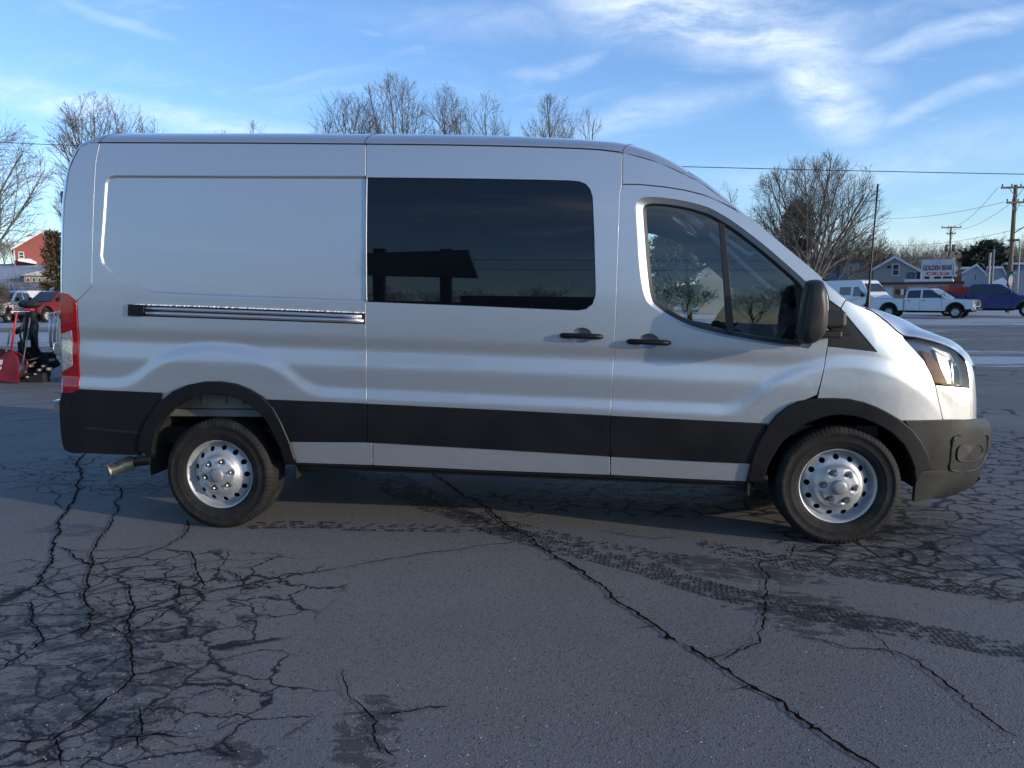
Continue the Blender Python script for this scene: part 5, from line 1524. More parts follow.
Y = 89.5
tan = siding('tan_siding', (0.30, 0.275, 0.24))
hs = house('gable_house', 896, [(874, 269.5), (895, 257.5), (918.5, 270.5)], Y, 10, siding('beige_siding', (0.33, 0.31, 0.28)), SHG, turn=-4, label='beige gable-end house with one tall white window behind the low white building', cat='house')
window(892.8, 264.5, 898.8, 275, hs)
for (a, b, c_, d_) in ((873.5, 250.5, 876.5, 270), (882, 253.5, 886, 266)):
    fbox(hs, a, b, c_, d_, 1.6 if a < 880 else 3, 2.2 if a < 880 else 3.6, 'chimney', BRK)
fbox(hs, 887.5, 265.5, 890.5, 268, -0.3, 0.0, 'wall_lamp', DARK, bev=0.03)
Y = 97
gh = house('gambrel_house', 856, [(838.5, 274.5), (840, 268), (848, 260.7), (864, 260), (873, 269), (874.5, 275)], Y, 9, tan, mat('slate_roof', (0.085, 0.095, 0.12), 0.85, vary=0.2, vscale=1), over=0.45, thick=0.3, rake=SHB, turn=3, label='tan house with dark gambrel roof partly hidden by the van bonnet', cat='house')
window(849, 265.5, 852.5, 275, gh); window(854.5, 265.5, 858, 269.5, gh)
pp_ = [gh.p(*q, 1.0) for q in ((831.5, 275), (832.5, 268), (846, 258.5), (863, 257.8), (874, 268))]
mb = MB(); mb.prism([(pp_[0][0], 0)]+pp_+[(pp_[-1][0], 0)], 1.0, 7.5); mb.build('rear_wing', MATS['slate_roof'], gh.root)
ff = Frame('picket_fence', 831, 95, label='short blue-grey picket fence left of the gambrel house', cat='fence')
x0, z1 = ff.p(826, 273); x1, _z = ff.p(836.5, 273)
mb = MB()
for i in range(9): x = x0+(x1-x0)*i/8; mb.box((x-0.05, -0.05, 0), (x+0.05, 0.02, z1))
mb.box((x0, -0.1, z1-0.25), (x1, -0.055, z1-0.12)); mb.box((x0, -0.1, 0.3), (x1, -0.055, 0.42)); mb.build('pickets', mat('blue_grey_fence', (0.18, 0.21, 0.28), 0.7), ff.root)

# long low white shop
lb = Frame('shop_building', 907, 69.5, turn=-3, label='long low white building with dark red roof edge behind the pickups', cat='building')
xa, _ = lb.p(850, 290); xb, zt = lb.p(963, 284.6); zr = lb.p(905, 282.6)[1]
mb = MB(); mb.box((xa, 0, -0.2), (xb-1.2, 9, zr-0.19)); mb.build('wall', siding('white_painted_wall', (0.50, 0.54, 0.62), 1.2), lb.root)
mb = MB(); mb.box((xa-0.3, -0.35, zr-0.18), (xb+0.1, 9.3, zr+0.05)); mb.build('roof', mat('dark_red_fascia', (0.075, 0.028, 0.028), 0.6), lb.root)
mb = MB(); mb.box((xa-0.25, -0.28, zr-0.34), (xb, -0.02, zr-0.19)); mb.build('fascia_board', mat('tan_board', (0.32, 0.24, 0.18), 0.7), lb.root)
mb = MB(); mb.box((lb.p(904, 281)[0], 0.3, zr+0.055), (lb.p(953, 281)[0], 8.5, lb.p(930, 280)[1]+0.1)); mb.build('roof_deck', SNW, lb.root)
x0, z0 = lb.p(894.5, 298); x1, z1 = lb.p(906, 287.8)
mb = MB(); mb.box((x0-0.15, -0.06, z0-0.1), (x0, 0.01, z1+0.15)); mb.box((x1, -0.06, z0-0.1), (x1+0.15, 0.01, z1+0.15)); mb.box((x0, -0.06, z1), (x1, 0.01, z1+0.15)); mb.box((x0, -0.06, z0-0.1), (x1, 0.01, z0))
wn = mb.build('window', MATS['tan_board'], lb.root); mb = MB(); mb.box((x0, -0.03, z0), (x1, 0.005, z1)); mb.build('pane', GLW, wn)
fbox(lb, 900.5, 289, 903.8, 295, -0.05, -0.035, 'notice', WHT, wn)
for (u0, u1) in ((876, 886), (866, 874)): fbox(lb, u0, 286, u1, 311, -0.04, 0.01, 'door', mat('pale_door', (0.45, 0.5, 0.58), 0.6, vary=0.05), bev=0.01)
for (u, v_) in ((873, 288.5), (877, 292.5), (884.5, 292.5), (885.5, 285.8), (926, 286)): fbox(lb, u-0.8, v_-0.8, u+0.8, v_+0.8, -0.14, -0.041, 'wall_lamp', DARK)
q = [lb.p(*v_, -1.0) for v_ in ((949, 288.5), (951, 284.6), (961, 284.6), (969, 289.5), (966, 290.5))]
mb = MB(); mb.prism(q, -1.0, 3); mb.build('porch_roof', SHB, lb.root)
ru = Frame('roof_unit', 913, 72, turn=-3, label='grey-green metal box unit on the flat roof left of the sign', cat='roof unit')
TG = mat('teal_grey_metal', (0.10, 0.135, 0.155), 0.6, vary=0.15)
x0, z0 = ru.p(905.5, 280.4); x1, z1 = ru.p(921, 271.8)
mb = MB(); mb.box((x0, 0, z0), (x1, 2.2, z1), 0.04); mb.build('housing', TG, ru.root)
mb = MB(); mb.box((x1-0.32, -0.02, z0), (x1-0.02, -0.001, z1-0.02)); mb.build('side_panel', DARK, ru.root)
x0, z0 = ru.p(911.5, 275.5); mb = MB(); mb.lathe([(0.26, -0.05), (0.26, 0.0), (0.20, 0.0), (0.20, -0.05), (0.26, -0.05)], 20, (x0, -0.01, z0)); mb.build('fan_ring', DARK, ru.root)

def text_mesh(body, fr, px, py, y, size, m, parent, name='lettering', extrude=0.01, sx=1.0, bold=0.0):
    cu = bpy.data.curves.new(name, 'FONT'); cu.body = body; cu.size = size; cu.extrude = extrude; cu.align_x = 'CENTER'; cu.align_y = 'CENTER'; cu.offset = bold
    tmp = bpy.data.objects.new('tmp', cu); COL.objects.link(tmp)
    dg = bpy.context.evaluated_depsgraph_get(); me = bpy.data.meshes.new_from_object(tmp.evaluated_get(dg)); bpy.data.objects.remove(tmp)
    x, z = fr.p(px, py, y); me.transform(Matrix.Translation(Vector((x, y, z))) @ Matrix.Rotation(PI/2, 4, 'X') @ Matrix.Scale(sx, 4, (1, 0, 0)))
    return link(name, me, m, parent)
sg = Frame('rooftop_sign', 937, 75, turn=0, label='rooftop billboard reading GOLDEN BEAR above the low white building', cat='sign')
fbox(sg, 920.5, 259, 953.5, 279.5, 0, 0.15, 'board', mat('sign_board_pale', (0.42, 0.46, 0.52), 0.6, vary=0.08, vscale=1.5), bev=0.02)
text_mesh('GOLDEN BEAR', sg, 937.3, 268.0, -0.02, 0.66, mat('sign_dark_red', (0.10, 0.015, 0.015), 0.5), sg.root, sx=0.57, bold=0.018)
q = [sg.p(*v_) for v_ in ((927, 274.8), (926, 273.5), (927, 272.2), (948, 272.2), (949.5, 273.5), (948, 274.8))]
mb = MB(); mb.prism(q, -0.03, -0.001); bn = mb.build('banner', mat('sign_red', (0.45, 0.04, 0.03), 0.5), sg.root)
x0, zc = sg.p(928.5, 273.5); x1, _z = sg.p(946.5, 273.5)
mb = MB()
for i in range(12):
    if i in (3, 4, 8): continue
    x = x0+i*(x1-x0)/12; mb.box((x, -0.04, zc-0.05), (x+0.11, -0.031, zc+0.05))
mb.build('small_lettering', WHT, bn)
pl_ = fbox(sg, 933.5, 260.5, 942.5, 264.8, -0.03, -0.001, 'plate', mat('sign_lilac', (0.50, 0.46, 0.62), 0.5))
x0, z0 = sg.p(933.5, 264.8); x1, _z = sg.p(942.5, 264.8); mb = MB()
for i in range(3): mb.box((x0+0.08, -0.036, z0+0.08+i*0.13), (x1-0.08, -0.031, z0+0.12+i*0.13))
mb.build('small_lettering', mat('sign_purple', (0.2, 0.14, 0.32), 0.5), pl_)
for (u0, u1) in ((924.5, 929.5), (934, 941), (943, 952)): fbox(sg, u0, 276.4, u1, 279, -0.03, -0.001, 'letter_strip', DARK)
for u in (922, 937, 951):
    x, z = sg.p(u, 262); mb = MB(); mb.box((x-0.06, 0.155, 2.6), (x+0.06, 0.3, z)); mb.build('post', GALV, sg.root)
q = [sg.p(*v_) for v_ in ((953.8, 276.5), (953.8, 261.5), (954.8, 261.5), (956.5, 264), (957.5, 268), (959.0, 272), (957, 276.5))]
mb = MB(); mb.prism(q, -0.02, 0.08); mb.build('pennant', WHT, sg.root)
bear = [(956.6, 261.9), (957.6, 262.4), (959.6, 262.3), (960.8, 261.6), (961.6, 262.6), (961.2, 264.5), (962, 266), (961, 268), (959.8, 269.6), (961.6, 271), (961.4, 273.4), (960.8, 275), (961, 276.6), (959.6, 276.6), (958.6, 274.8), (957, 274.6), (955.6, 274), (955.2, 272.6), (956.6, 271.2), (958.2, 269.4), (958.4, 267.6), (957.4, 265.6), (956.4, 263.8)]
mb = MB(); mb.prism([sg.p(u, v_, -0.1) for u, v_ in bear], -0.12, -0.04); mb.build('bear_emblem', mat('bear_brown', (0.22, 0.085, 0.06), 0.6, vary=0.1), sg.root)

sh = house('small_house', 975, [(965, 272), (976.5, 265.5), (985.5, 274)], 84, 7, siding('white_siding', (0.42, 0.43, 0.45)), SNW, over=0.25, turn=3, label='small white gabled house just right of the billboard', cat='house')
window(974.3, 275, 976.6, 279.5, sh); window(974.3, 283.5, 976.3, 286.5, sh, mullion=False)
h2 = house('brick_house', 962, [(953, 276), (955, 269), (970, 268.5), (974, 275)], 96, 8, BRK, mat('blue_slate', (0.10, 0.105, 0.125), 0.9, vary=0.2), label='dark slate-roofed house between the bear emblem and the small white house', cat='house')
h3 = house('brick_house', 1015, [(997, 274), (1003, 264), (1032, 264), (1040, 274)], 104, 9, BRK, mat('rust_roof', (0.19, 0.085, 0.07), 0.85, vary=0.2), label='house with a rusty red roof behind the big utility pole', cat='house')
h4 = house('blue_roofed_house', 1012, [(991, 287), (1003, 280), (1021, 269.5), (1033, 262), (1045, 285)], 78, 6, siding('grey_siding', (0.26, 0.29, 0.33)), mat('blue_metal_roof', (0.07, 0.12, 0.30), 0.5, vary=0.1), over=0.2, thick=0.3, rake=MATS['blue_metal_roof'], turn=2, label='grey house under a sloping blue metal roof at the right edge', cat='house')
window(1012, 279, 1014.5, 284, h4)
q = [h4.p(*v_, -1.2) for v_ in ((986, 288), (994, 281), (1003, 277.5), (1008, 282), (1008, 284), (990, 290))]
mb = MB(); mb.prism(q, -1.4, -0.2); mb.build('porch_roof', SNW, h4.root)
h5 = house('white_house', 996, [(985, 275), (987, 268), (1003, 268), (1006, 275)], 98, 8, MATS['grey_siding'], MATS['blue_slate'], label='slate-roofed grey house between the pine and the utility pole', cat='house')

# red house on the hill
rh = house('red_house', 38, [(13.5, 248.5), (45.5, 230), (68, 246)], 88, 9, siding('red_siding', (0.26, 0.065, 0.05)), SHB, over=0.35, label='red gable-end house with white trim up on the left hill', cat='house')
window(19.5, 252.5, 23.2, 258, rh); window(43.8, 231.5, 48.6, 235.5, rh, mullion=False)
q = [rh.p(*v_, -1.5) for v_ in ((18, 259.2), (30, 258.8), (37, 262.5), (36, 264), (18, 261))]
mb = MB(); mb.prism(q, -1.8, -0.02); mb.build('porch_roof', SNW, rh.root)
x, z = rh.p(13.9, 250); mb = MB(); mb.tube([(x, -0.1, z), (x, -0.1, z-3)], 0.08, 6); mb.build('downpipe', WHT, rh.root)
tb = Frame('low_building', 46, 74, label='low tan building with snow on its roof below the red house', cat='building')
x0, _z = tb.p(24, 280); x1, z1 = tb.p(68, 276)
mb = MB(); mb.box((x0, 0, -1.5), (x1, 6, z1)); mb.build('wall', siding('pale_tan', (0.27, 0.235, 0.185)), tb.root)
mb = MB(); mb.prism([(x0-0.4, z1+0.01), (x0+1.2, tb.p(30, 271.5)[1]), (x1, tb.p(60, 270.5)[1]), (x1+0.3, z1+0.01)], -0.4, 6.4); mb.build('roof', mat('patchy_snow_roof', (0.45, 0.45, 0.47), 0.85, vary=0.5, vscale=0.7), tb.root)
for u in (27, 33, 38.5, 46, 52, 58): window(u, 278.2, u+2.2, 281.5, tb, mullion=False)

# ------------------------------------------------------------------ poles and wires
WOOD = mat('weathered_pole', (0.15, 0.105, 0.075), 0.9, vary=0.25, vscale=1)
def tubeobj(name, pts, r, m, parent=None, n=8):
    mb = MB(); mb.tube(pts, r, n); return mb.build(name, m, parent)
def pole(name, px, pytop, Y, r, **kw):
    root = empty(name); tag(root, **kw); p = at(px, 300, Y); q = at(px, pytop, Y); root.location = (p[0], Y, vis_ground_z(p[0], Y))
    tubeobj('shaft', [(0, 0, -0.3), (0, 0, q[2]-root.location.z)], [r, r*0.7], m=WOOD, parent=root); return root, q[2]-root.location.z
Y = 56.5
up, H_ = pole('utility_pole', 1008.3, 185, Y, 0.19, label='tall brown utility pole with two crossarms at the right edge', cat='pole')
def arm(z, hw, parent, offx=0, tilt=0.0):
    mb = MB(); mb.box((offx-hw, -0.16, z-0.07), (offx+hw, -0.03, z+0.07), 0.01); o = mb.build('crossarm', WOOD, parent)
    mb = MB(); mb.tube([(offx-hw*0.5, -0.17, z-0.06), (0, -0.17, z-0.75)], 0.025, 5); mb.build('brace', GALV, o)
    mb = MB(); mb.tube([(offx+hw*0.5, -0.17, z-0.06), (0, -0.17, z-0.75)], 0.025, 5); mb.build('brace', GALV, o)
    for k in (-0.93, -0.3, 0.3, 0.93):
        mb = MB(); mb.lathe([(0.02, 0), (0.06, 0.06), (0.035, 0.1), (0.06, 0.15), (0.02, 0.2)], 8, (offx+hw*k, -0.1, z+0.07), 'z'); mb.build('insulator', DARK, o)
arm(H_-0.2, 1.05, up); z2 = at(1008, 202.8, Y)[2]; arm(z2, 0.62, up)
mb = MB(); zz1 = at(1008, 231, Y)[2]; mb.tube([(0, -0.1, zz1-0.2), (0.7, -0.5, zz1+0.35), (1.5, -0.9, zz1+0.75)], 0.04, 6); mb.build('lamp_arm', GALV, up)
mb = MB(); mb.box((1.4, -1.1, zz1+0.28), (1.75, -0.7, zz1+0.65), 0.06); mb.build('lamp_head', DARK, up)
zz2 = at(1008, 240.5, Y)[2]
mb = MB(); mb.box((-0.35, -0.25, zz2-0.08), (0.4, -0.15, zz2+0.08), 0.02); mb.build('cable_bracket', DARK, up)
Y2 = 104
up2, H2 = pole('utility_pole', 947, 226.5, Y2, 0.16, label='slimmer distant utility pole rising behind the billboard', cat='pole')
arm(H2-0.15, 1.25, up2); arm(at(947, 235, Y2)[2], 0.55, up2)
for sgn in (-1, 1): mb = MB(); mb.lathe([(0.0, -0.5), (0.28, -0.5), (0.28, 0.4), (0.0, 0.45)], 10, (sgn*0.45, -0.2, at(947, 249, Y2)[2]), 'z'); mb.build('transformer', GALV, up2)
GREYM = mat('grey_mast', (0.16, 0.16, 0.17), 0.6)
PALEP = mat('pale_post', (0.34, 0.31, 0.27), 0.8, vary=0.15)
for (px, pt, Yp, r, m_, lab) in ((987.3, 254, 64, 0.10, PALEP, 'pale slim post left of the big utility pole'), (990.8, 250.5, 66, 0.09, GREYM, 'grey slim post right beside the pale one'), (1016.5, 248, 70, 0.07, PALEP, 'thin pale post right of the big utility pole'), (885, 250, 130, 0.1, WOOD, 'thin far pole behind the gable house chimney')):
    if px == 885: continue
    root = empty('post'); tag(root, label=lab, cat='post'); p = at(px, 300, Yp); root.location = (p[0], Yp, vis_ground_z(p[0], Yp))
    hgt = at(px, pt, Yp)[2]-root.location.z
    tubeobj('shaft', [(0, 0, -0.2), (0, 0, hgt)], r, m_, root); mb = MB(); mb.lathe([(r*1.25, 0), (r*1.25, 0.08), (0, 0.12)], 8, (0, 0, hgt), 'z'); mb.build('cap', m_, root)
# street sign with the back of a stop sign
Ys = 53
ss = empty('street_sign'); tag(ss, label='street corner post with green name blade above the back of a stop sign', cat='sign')
p = at(1009, 300, Ys); ss.location = (p[0], Ys, 0)
zb = at(1009, 274.5, Ys)[2]; zc = at(1009, 280.5, Ys)[2]
tubeobj('post', [(0, 0, -0.1), (0, 0, zb+0.25)], 0.04, GALV, ss)
mb = MB(); mb.box((-0.30, -0.03, zb-0.02), (0.42, -0.01, zb+0.20), 0.005); mb.build('name_blade', mat('sign_green', (0.03, 0.16, 0.10), 0.5), ss)
mb = MB(); mb.box((-0.02, -0.35, zb+0.02), (0.0, 0.35, zb+0.22), 0.005); mb.build('name_blade', MATS['sign_green'], ss)
mb = MB(); mb.prism([(0.16*math.cos(a), zc+0.38*math.sin(a)) for a in [PI/8+k*PI/4 for k in range(8)]], -0.06, -0.04); mb.build('stop_sign_back', mat('sign_back', (0.42, 0.40, 0.38), 0.5, 0.3), ss)

CAB = mat('cable_black', (0.012, 0.012, 0.013), 0.7)
def wire(name, A, B, sag, r, lab):
    A = Vector(A); B = Vector(B); pts = []
    for i in range(25):
        k = i/24; p = A.lerp(B, k); p.z -= sag*4*k*(1-k); pts.append(p)
    mb = MB(); mb.tube(pts, r, 5); o = mb.build(name, CAB); tag(o, lab, 'cable')
A = at(-60, 139.5, 30); B = at(1100, 175.5, 30)
wire('overhead_cable', A, B, 0.2, 0.017, 'long black cable crossing the sky behind the whole van')
for i, ((a, b, Ya), (c_, d_, Yb), sg_, lab) in enumerate([
    ((870, 217.5, 90), (1004, 202, 56.4), 0.5, 'thin cable from the left to the lower crossarm of the big pole'),
    ((800, 262, 130), (1007, 240.5, 56.3), 1.2, 'sagging black cable to the big pole passing in front of the pine'),
    ((948, 227, 104), (998, 187.5, 56.4), 0.8, 'cable from the distant pole top to the big pole upper arm'),
    ((948, 228.5, 104), (1012, 202.2, 56.4), 0.8, 'cable from the distant pole to the big pole lower arm'),
    ((1007, 240.5, 56.3), (1060, 240, 44), 0.2, 'short cable leaving the big pole to the right edge'),
    ((875, 243, 105), (1060, 218, 50), 0.9, 'faint cable crossing behind both utility poles'),
    ((1012, 187, 56.4), (1060, 176, 44), 0.2, 'cable from the big pole upper arm running off right'),
    ((1012, 203, 56.4), (1060, 206, 44), 0.2, 'cable from the lower crossarm running off right')]):
    wire('overhead_cable', at(a, b, Ya), at(c_, d_, Yb), sg_, 0.015, lab)
mb = MB(); p = at(992, 241.5, 58); mb.tube([(p[0]-0.35, 58, p[2]), (p[0]+0.3, 58, p[2]+0.05)], 0.13, 8); o = mb.build('splice_case', CAB); tag(o, 'black splice case hanging on the cable left of the big pole', 'cable box')
Yp = 57; p = at(43.5, 300, Yp)
mb = MB(); z0_ = vis_ground_z(p[0], Yp); q = at(43.5, 286.5, Yp); mb.box((p[0]-0.12, Yp-0.1, z0_), (p[0]+0.12, Yp+0.1, q[2])); w_ = at(48.5, 288, Yp)[0]-p[0]
mb.box((p[0]-w_, Yp-0.13, q[2]-0.25), (p[0]+w_, Yp+0.1, q[2]-0.05)); o = mb.build('clothes_post', PALEP); tag(o, 'pale T-shaped post on the hillside left of the van tail', 'post')

# ------------------------------------------------------------------ vehicles
def car_wheel(parent, x, y, r=0.40, w_=0.26, rimm=None, s=-1):
    we = bpy.data.objects.new('wheel', None); COL.objects.link(we); we.parent = parent; we.location = (x, y, r)
    mb = MB(); mb.lathe([(r*0.58, -w_*0.45), (r*0.75, -w_/2), (r*0.95, -w_*0.48), (r, -w_*0.35), (r, w_*0.35), (r*0.95, w_*0.48), (r*0.75, w_/2), (r*0.58, w_*0.45)], 28); mb.build('tyre', RUBBER, we)
    mb = MB(); mb.lathe([(r*0.60, s*w_*0.46), (r*0.57, s*w_*0.44), (r*0.52, s*w_*0.28), (r*0.3, s*w_*0.22), (r*0.2, s*w_*0.34), (0, s*w_*0.36)], 24)
    for k in range(6):
        a = k*PI/3; mb.tube([(r*0.18*math.cos(a), s*w_*0.34, r*0.18*math.sin(a)), (r*0.56*math.cos(a), s*w_*0.36, r*0.56*math.sin(a))], r*0.07, 5)
    mb.build('rim', rimm or STEEL, we)
def arcpts(cx, cz, r, a0, a1, n=8): return [(cx+r*math.cos(R(a0+(a1-a0)*i/n)), cz+r*math.sin(R(a0+(a1-a0)*i/n))) for i in range(n+1)]
def pickup(name, bodym, cat='pickup truck', flare=True, chrome=True, plow=False, **kw):
    """crew cab pickup facing +x, origin on the ground under its middle"""
    root = empty(name); tag(root, cat=cat, **kw)
    Lf, Lr = 3.15, -3.15; wf, wr = 2.10, -1.95; r = 0.41
    low = [(Lr, 0.62), (Lr, 1.26), (-1.02, 1.28)]
    bed = [(Lr+0.02, 0.66), (Lr, 0.9), (Lr+0.02, 1.30), (-1.05, 1.30), (-1.05, 0.50), (wr+0.52, 0.50)]+arcpts(wr, 0.48, 0.52, 2, 178)[0:]+[(wr-0.54, 0.56)]
    mb = MB(); mb.prism(bed, -0.99, 0.99, 0.035, seg=2); mb.build('bed', bodym, root)
    mb = MB(); mb.box((-2.98, -0.86, 1.26), (-1.12, 0.86, 1.312)); mb.build('bed_floor', DARK, root)
    cab = [(-1.0, 0.50), (-1.02, 1.30), (-0.98, 1.32), (1.30, 1.30), (1.55, 1.28), (2.9, 1.20), (3.08, 1.12), (3.13, 0.80), (3.10, 0.62), (wf+0.54, 0.58)]+arcpts(wf, 0.48, 0.54, 2, 178)+[(wf-0.56, 0.48)]
    mb = MB(); mb.prism(cab, -1.0, 1.0, 0.05, seg=3); mb.build('body', bodym, root)
    gh_ = [(-0.98, 1.28), (-0.90, 1.80), (-0.72, 1.93), (0.55, 1.95), (0.78, 1.88), (1.62, 1.28)]
    mb = MB(); mb.prism(gh_, -0.93, 0.93, 0.05, top=(1.28, 1.95, 0.15)); mb.build('cab', bodym, root)
    def sidewin(poly, nm):
        for s in (-1, 1):
            V = []
            for (x, z) in poly:
                f = min(max((z-1.28)/0.67, 0), 1)*0.15; V.append((x, s*(0.93-f+0.006), z))
            n_ = len(V); V2_ = [(v[0], v[1]-s*0.02, v[2]) for v in V]
            mb = MB(); mb.add(V+V2_, [tuple(range(n_))]+[(i, (i+1) % n_, n_+(i+1) % n_, n_+i) for i in range(n_)]); mb.build(nm, GLW, root)
    sidewin([(-0.84, 1.33), (-0.80, 1.76), (-0.68, 1.83), (-0.02, 1.85), (-0.02, 1.33)], 'side_window')
    sidewin([(0.10, 1.33), (0.10, 1.85), (0.55, 1.85), (0.72, 1.78), (1.33, 1.34)], 'side_window')
    mb = MB(); V = [(0.80, -0.72, 1.865), (0.80, 0.72, 1.865), (1.60, 0.84, 1.30), (1.60, -0.84, 1.30)]; V = [(v[0]+0.012, v[1], v[2]+0.015) for v in V]
    mb.add(V+[(v[0]-0.03, v[1], v[2]-0.03) for v in V], [(0, 1, 2, 3), (0, 1, 5, 4), (1, 2, 6, 5), (2, 3, 7, 6), (3, 0, 4, 7)]); mb.build('windscreen', GLW, root)
    mb = MB(); V = [(-0.985, -0.78, 1.36), (-0.985, 0.78, 1.36), (-0.925, 0.72, 1.76), (-0.925, -0.72, 1.76)]
    mb.add(V+[(v[0]+0.03, v[1], v[2]) for v in V], [(0, 1, 2, 3), (0, 1, 5, 4), (1, 2, 6, 5), (2, 3, 7, 6), (3, 0, 4, 7)]); mb.build('rear_window', GLW, root)
    for s in (-1, 1):
        for dx in (-0.01, 1.30, -0.96):
            mb = MB(); mb.box((dx-0.008, s*0.998, 0.55), (dx+0.008, s*1.003, 1.28)); mb.build('door_seam', DARK, root)
        for dx in (0.12, -0.80):
            mb = MB(); mb.box((dx, s*1.0-0.02, 1.13), (dx+0.20, s*1.0+0.025, 1.17), 0.01); mb.build('door_handle', DARK, root)
        mb = MB(); mb.box((1.20, s*1.10-0.12, 1.30), (1.30, s*1.10+0.13, 1.56), 0.04); mb.tube([(1.28, s*0.9, 1.34), (1.26, s*1.05, 1.40)], 0.03, 6); mb.build('wing_mirror', DARK, root)
        if flare:
            for cx in (wf, wr):
                ro, ri = 0.58, 0.51; A_ = arcpts(cx, 0.48, ro, -8, 188, 14); B_ = arcpts(cx, 0.48, ri, -8, 188, 14)
                mb = MB(); y0, y1 = (s*0.96, s*1.045); mb.prism(A_+B_[::-1], min(y0, y1), max(y0, y1), 0.01); mb.build('wheel_flare', BLACKP, root)
        mb = MB(); mb.box((3.02, s*0.80-0.17, 0.90), (3.145, s*0.80+0.17, 1.10), 0.03); mb.build('headlight', CLRL, root)
        mb = MB(); mb.box((-3.165, s*0.90-0.07, 0.85), (-3.10, s*0.90+0.095, 1.22), 0.02); mb.build('tail_light', REDL, root)
        mb = MB(); mb.box((-0.9, s*0.92-0.08, 0.36), (1.45, s*0.92+0.08, 0.43), 0.02); mb.build('running_board', DARK, root)
        for cx in (wf, wr): car_wheel(root, cx, s*0.84, s=s)
        for cx in (wf, wr): mb = MB(); mb.prism(arcpts(cx, 0.48, 0.50, 0, 180, 12), min(s*0.70, s*0.71), max(s*0.70, s*0.71)); mb.build('wheel_well', DARK, root)
    ch = CHROME if chrome else bodym
    mb = MB(); mb.box((3.06, -0.60, 0.78), (3.165, 0.60, 1.12), 0.03); g_ = mb.build('grille', DARK, root)
    mb = MB()
    for z in (0.82, 0.90, 0.98, 1.06): mb.box((3.15, -0.58, z), (3.185, 0.58, z+0.03), 0.01)
    mb.box((3.15, -0.62, 0.77), (3.18, -0.57, 1.12), 0.01); mb.box((3.15, 0.57, 0.77), (3.18, 0.62, 1.12), 0.01)
    mb.build('grille_bars', ch, g_)
    mb = MB(); mb.prism([(3.02, 0.50), (3.24, 0.52), (3.27, 0.60), (3.24, 0.74), (3.05, 0.76)], -0.97, 0.97, 0.03); mb.build('front_bumper', ch, root)
    mb = MB(); mb.box((3.2, -0.5, 0.56), (3.285, 0.5, 0.66), 0.01); mb.build('bumper_vent', DARK, root)
    mb = MB(); mb.box((-3.32, -0.96, 0.52), (-3.1, 0.96, 0.70), 0.03); mb.build('rear_bumper', ch, root)
    mb = MB(); mb.box((-3.0, -0.5, 0.40), (3.0, 0.5, 0.58)); mb.tube([(wr, -0.75, r), (wr, 0.75, r)], 0.08, 8); mb.tube([(wf, -0.75, r), (wf, 0.75, r)], 0.07, 8); mb.build('chassis', DARK, root)
    return root
P_SIL = paint('pickup_silver_white', (0.55, 0.60, 0.66), 0.25, 0.4)
P_BLUE = paint('pickup_blue', (0.004, 0.018, 0.13), 0.0, 0.4, 0.3)
P_RED = paint('pickup_red', (0.13, 0.004, 0.012), 0.0, 0.4, 0.4)
P_WHITE = paint('pickup_white', (0.62, 0.62, 0.62), 0.0, 0.4)
P_DKRED = paint('pickup_maroon', (0.17, 0.014, 0.022), 0.1, 0.4)
P_GREY = paint('pickup_grey', (0.30, 0.31, 0.33), 0.5, 0.4)
P_BLK = paint('truck_black', (0.015, 0.015, 0.018), 0.1, 0.4)
def place(o, px, Y, rz, dx=0.0):
    p = at(px, 300, Y); o.location = (p[0]+dx, Y, vis_ground_z(p[0], Y)); o.rotation_euler = (0, 0, rz); return o
a = pickup('pickup_truck', P_SIL, label='silver-white crew cab pickup with black wheel flares, front of the row at right'); place(a, 924.5, 44.0, R(-36)); a.scale = (0.90, 0.93, 0.90)
b_ = pickup('pickup_truck', P_BLUE, flare=False, chrome=False, label='dark blue crew cab pickup cut off by the right edge'); place(b_, 987, 46.5, R(-30)); b_.scale = (1.04, 1.04, 1.04)
c_ = empty('truck_bed', label='red steel truck bed standing between the silver and the blue pickups', cat='truck bed')
place(c_, 963, 49, R(-6))
mb = MB(); mb.prism([(-1.75, 0.75), (-1.95, 1.25), (-1.9, 1.92), (0.75, 1.86), (0.80, 0.70), (0.35, 0.62)]+arcpts(-0.45, 0.55, 0.56, 8, 172)+[(-1.2, 0.62)], -1.0, 1.0, 0.04); mb.build('side', P_RED, c_)
mb = MB(); mb.box((0.82, -1.02, 0.62), (1.55, 1.02, 1.95), 0.04); mb.build('headboard', P_RED, c_)
for s_ in (-1, 1):
    mb = MB(); mb.prism(arcpts(-0.45, 0.55, 0.66, 0, 180, 14)+arcpts(-0.45, 0.55, 0.56, 0, 180, 14)[::-1], min(s_*0.97, s_*1.05), max(s_*0.97, s_*1.05), 0.01); mb.build('fender', P_RED, c_)
    car_wheel(c_, -0.45, s_*0.84, s=s_)
mb = MB(); mb.box((-1.7, -0.5, 0.45), (1.5, 0.5, 0.7)); mb.build('chassis', DARK, c_)
d_ = pickup('pickup_truck', P_WHITE, label='white pickup facing the lot at the left edge'); place(d_, 10, 42.5, R(-78)); d_.scale = (1, 1, 1.05)
e_ = pickup('pickup_truck', P_DKRED, flare=False, label='maroon pickup facing the lot beside the van tail'); place(e_, 59, 43.5, R(-96)); e_.scale = (1, 1, 1.05)
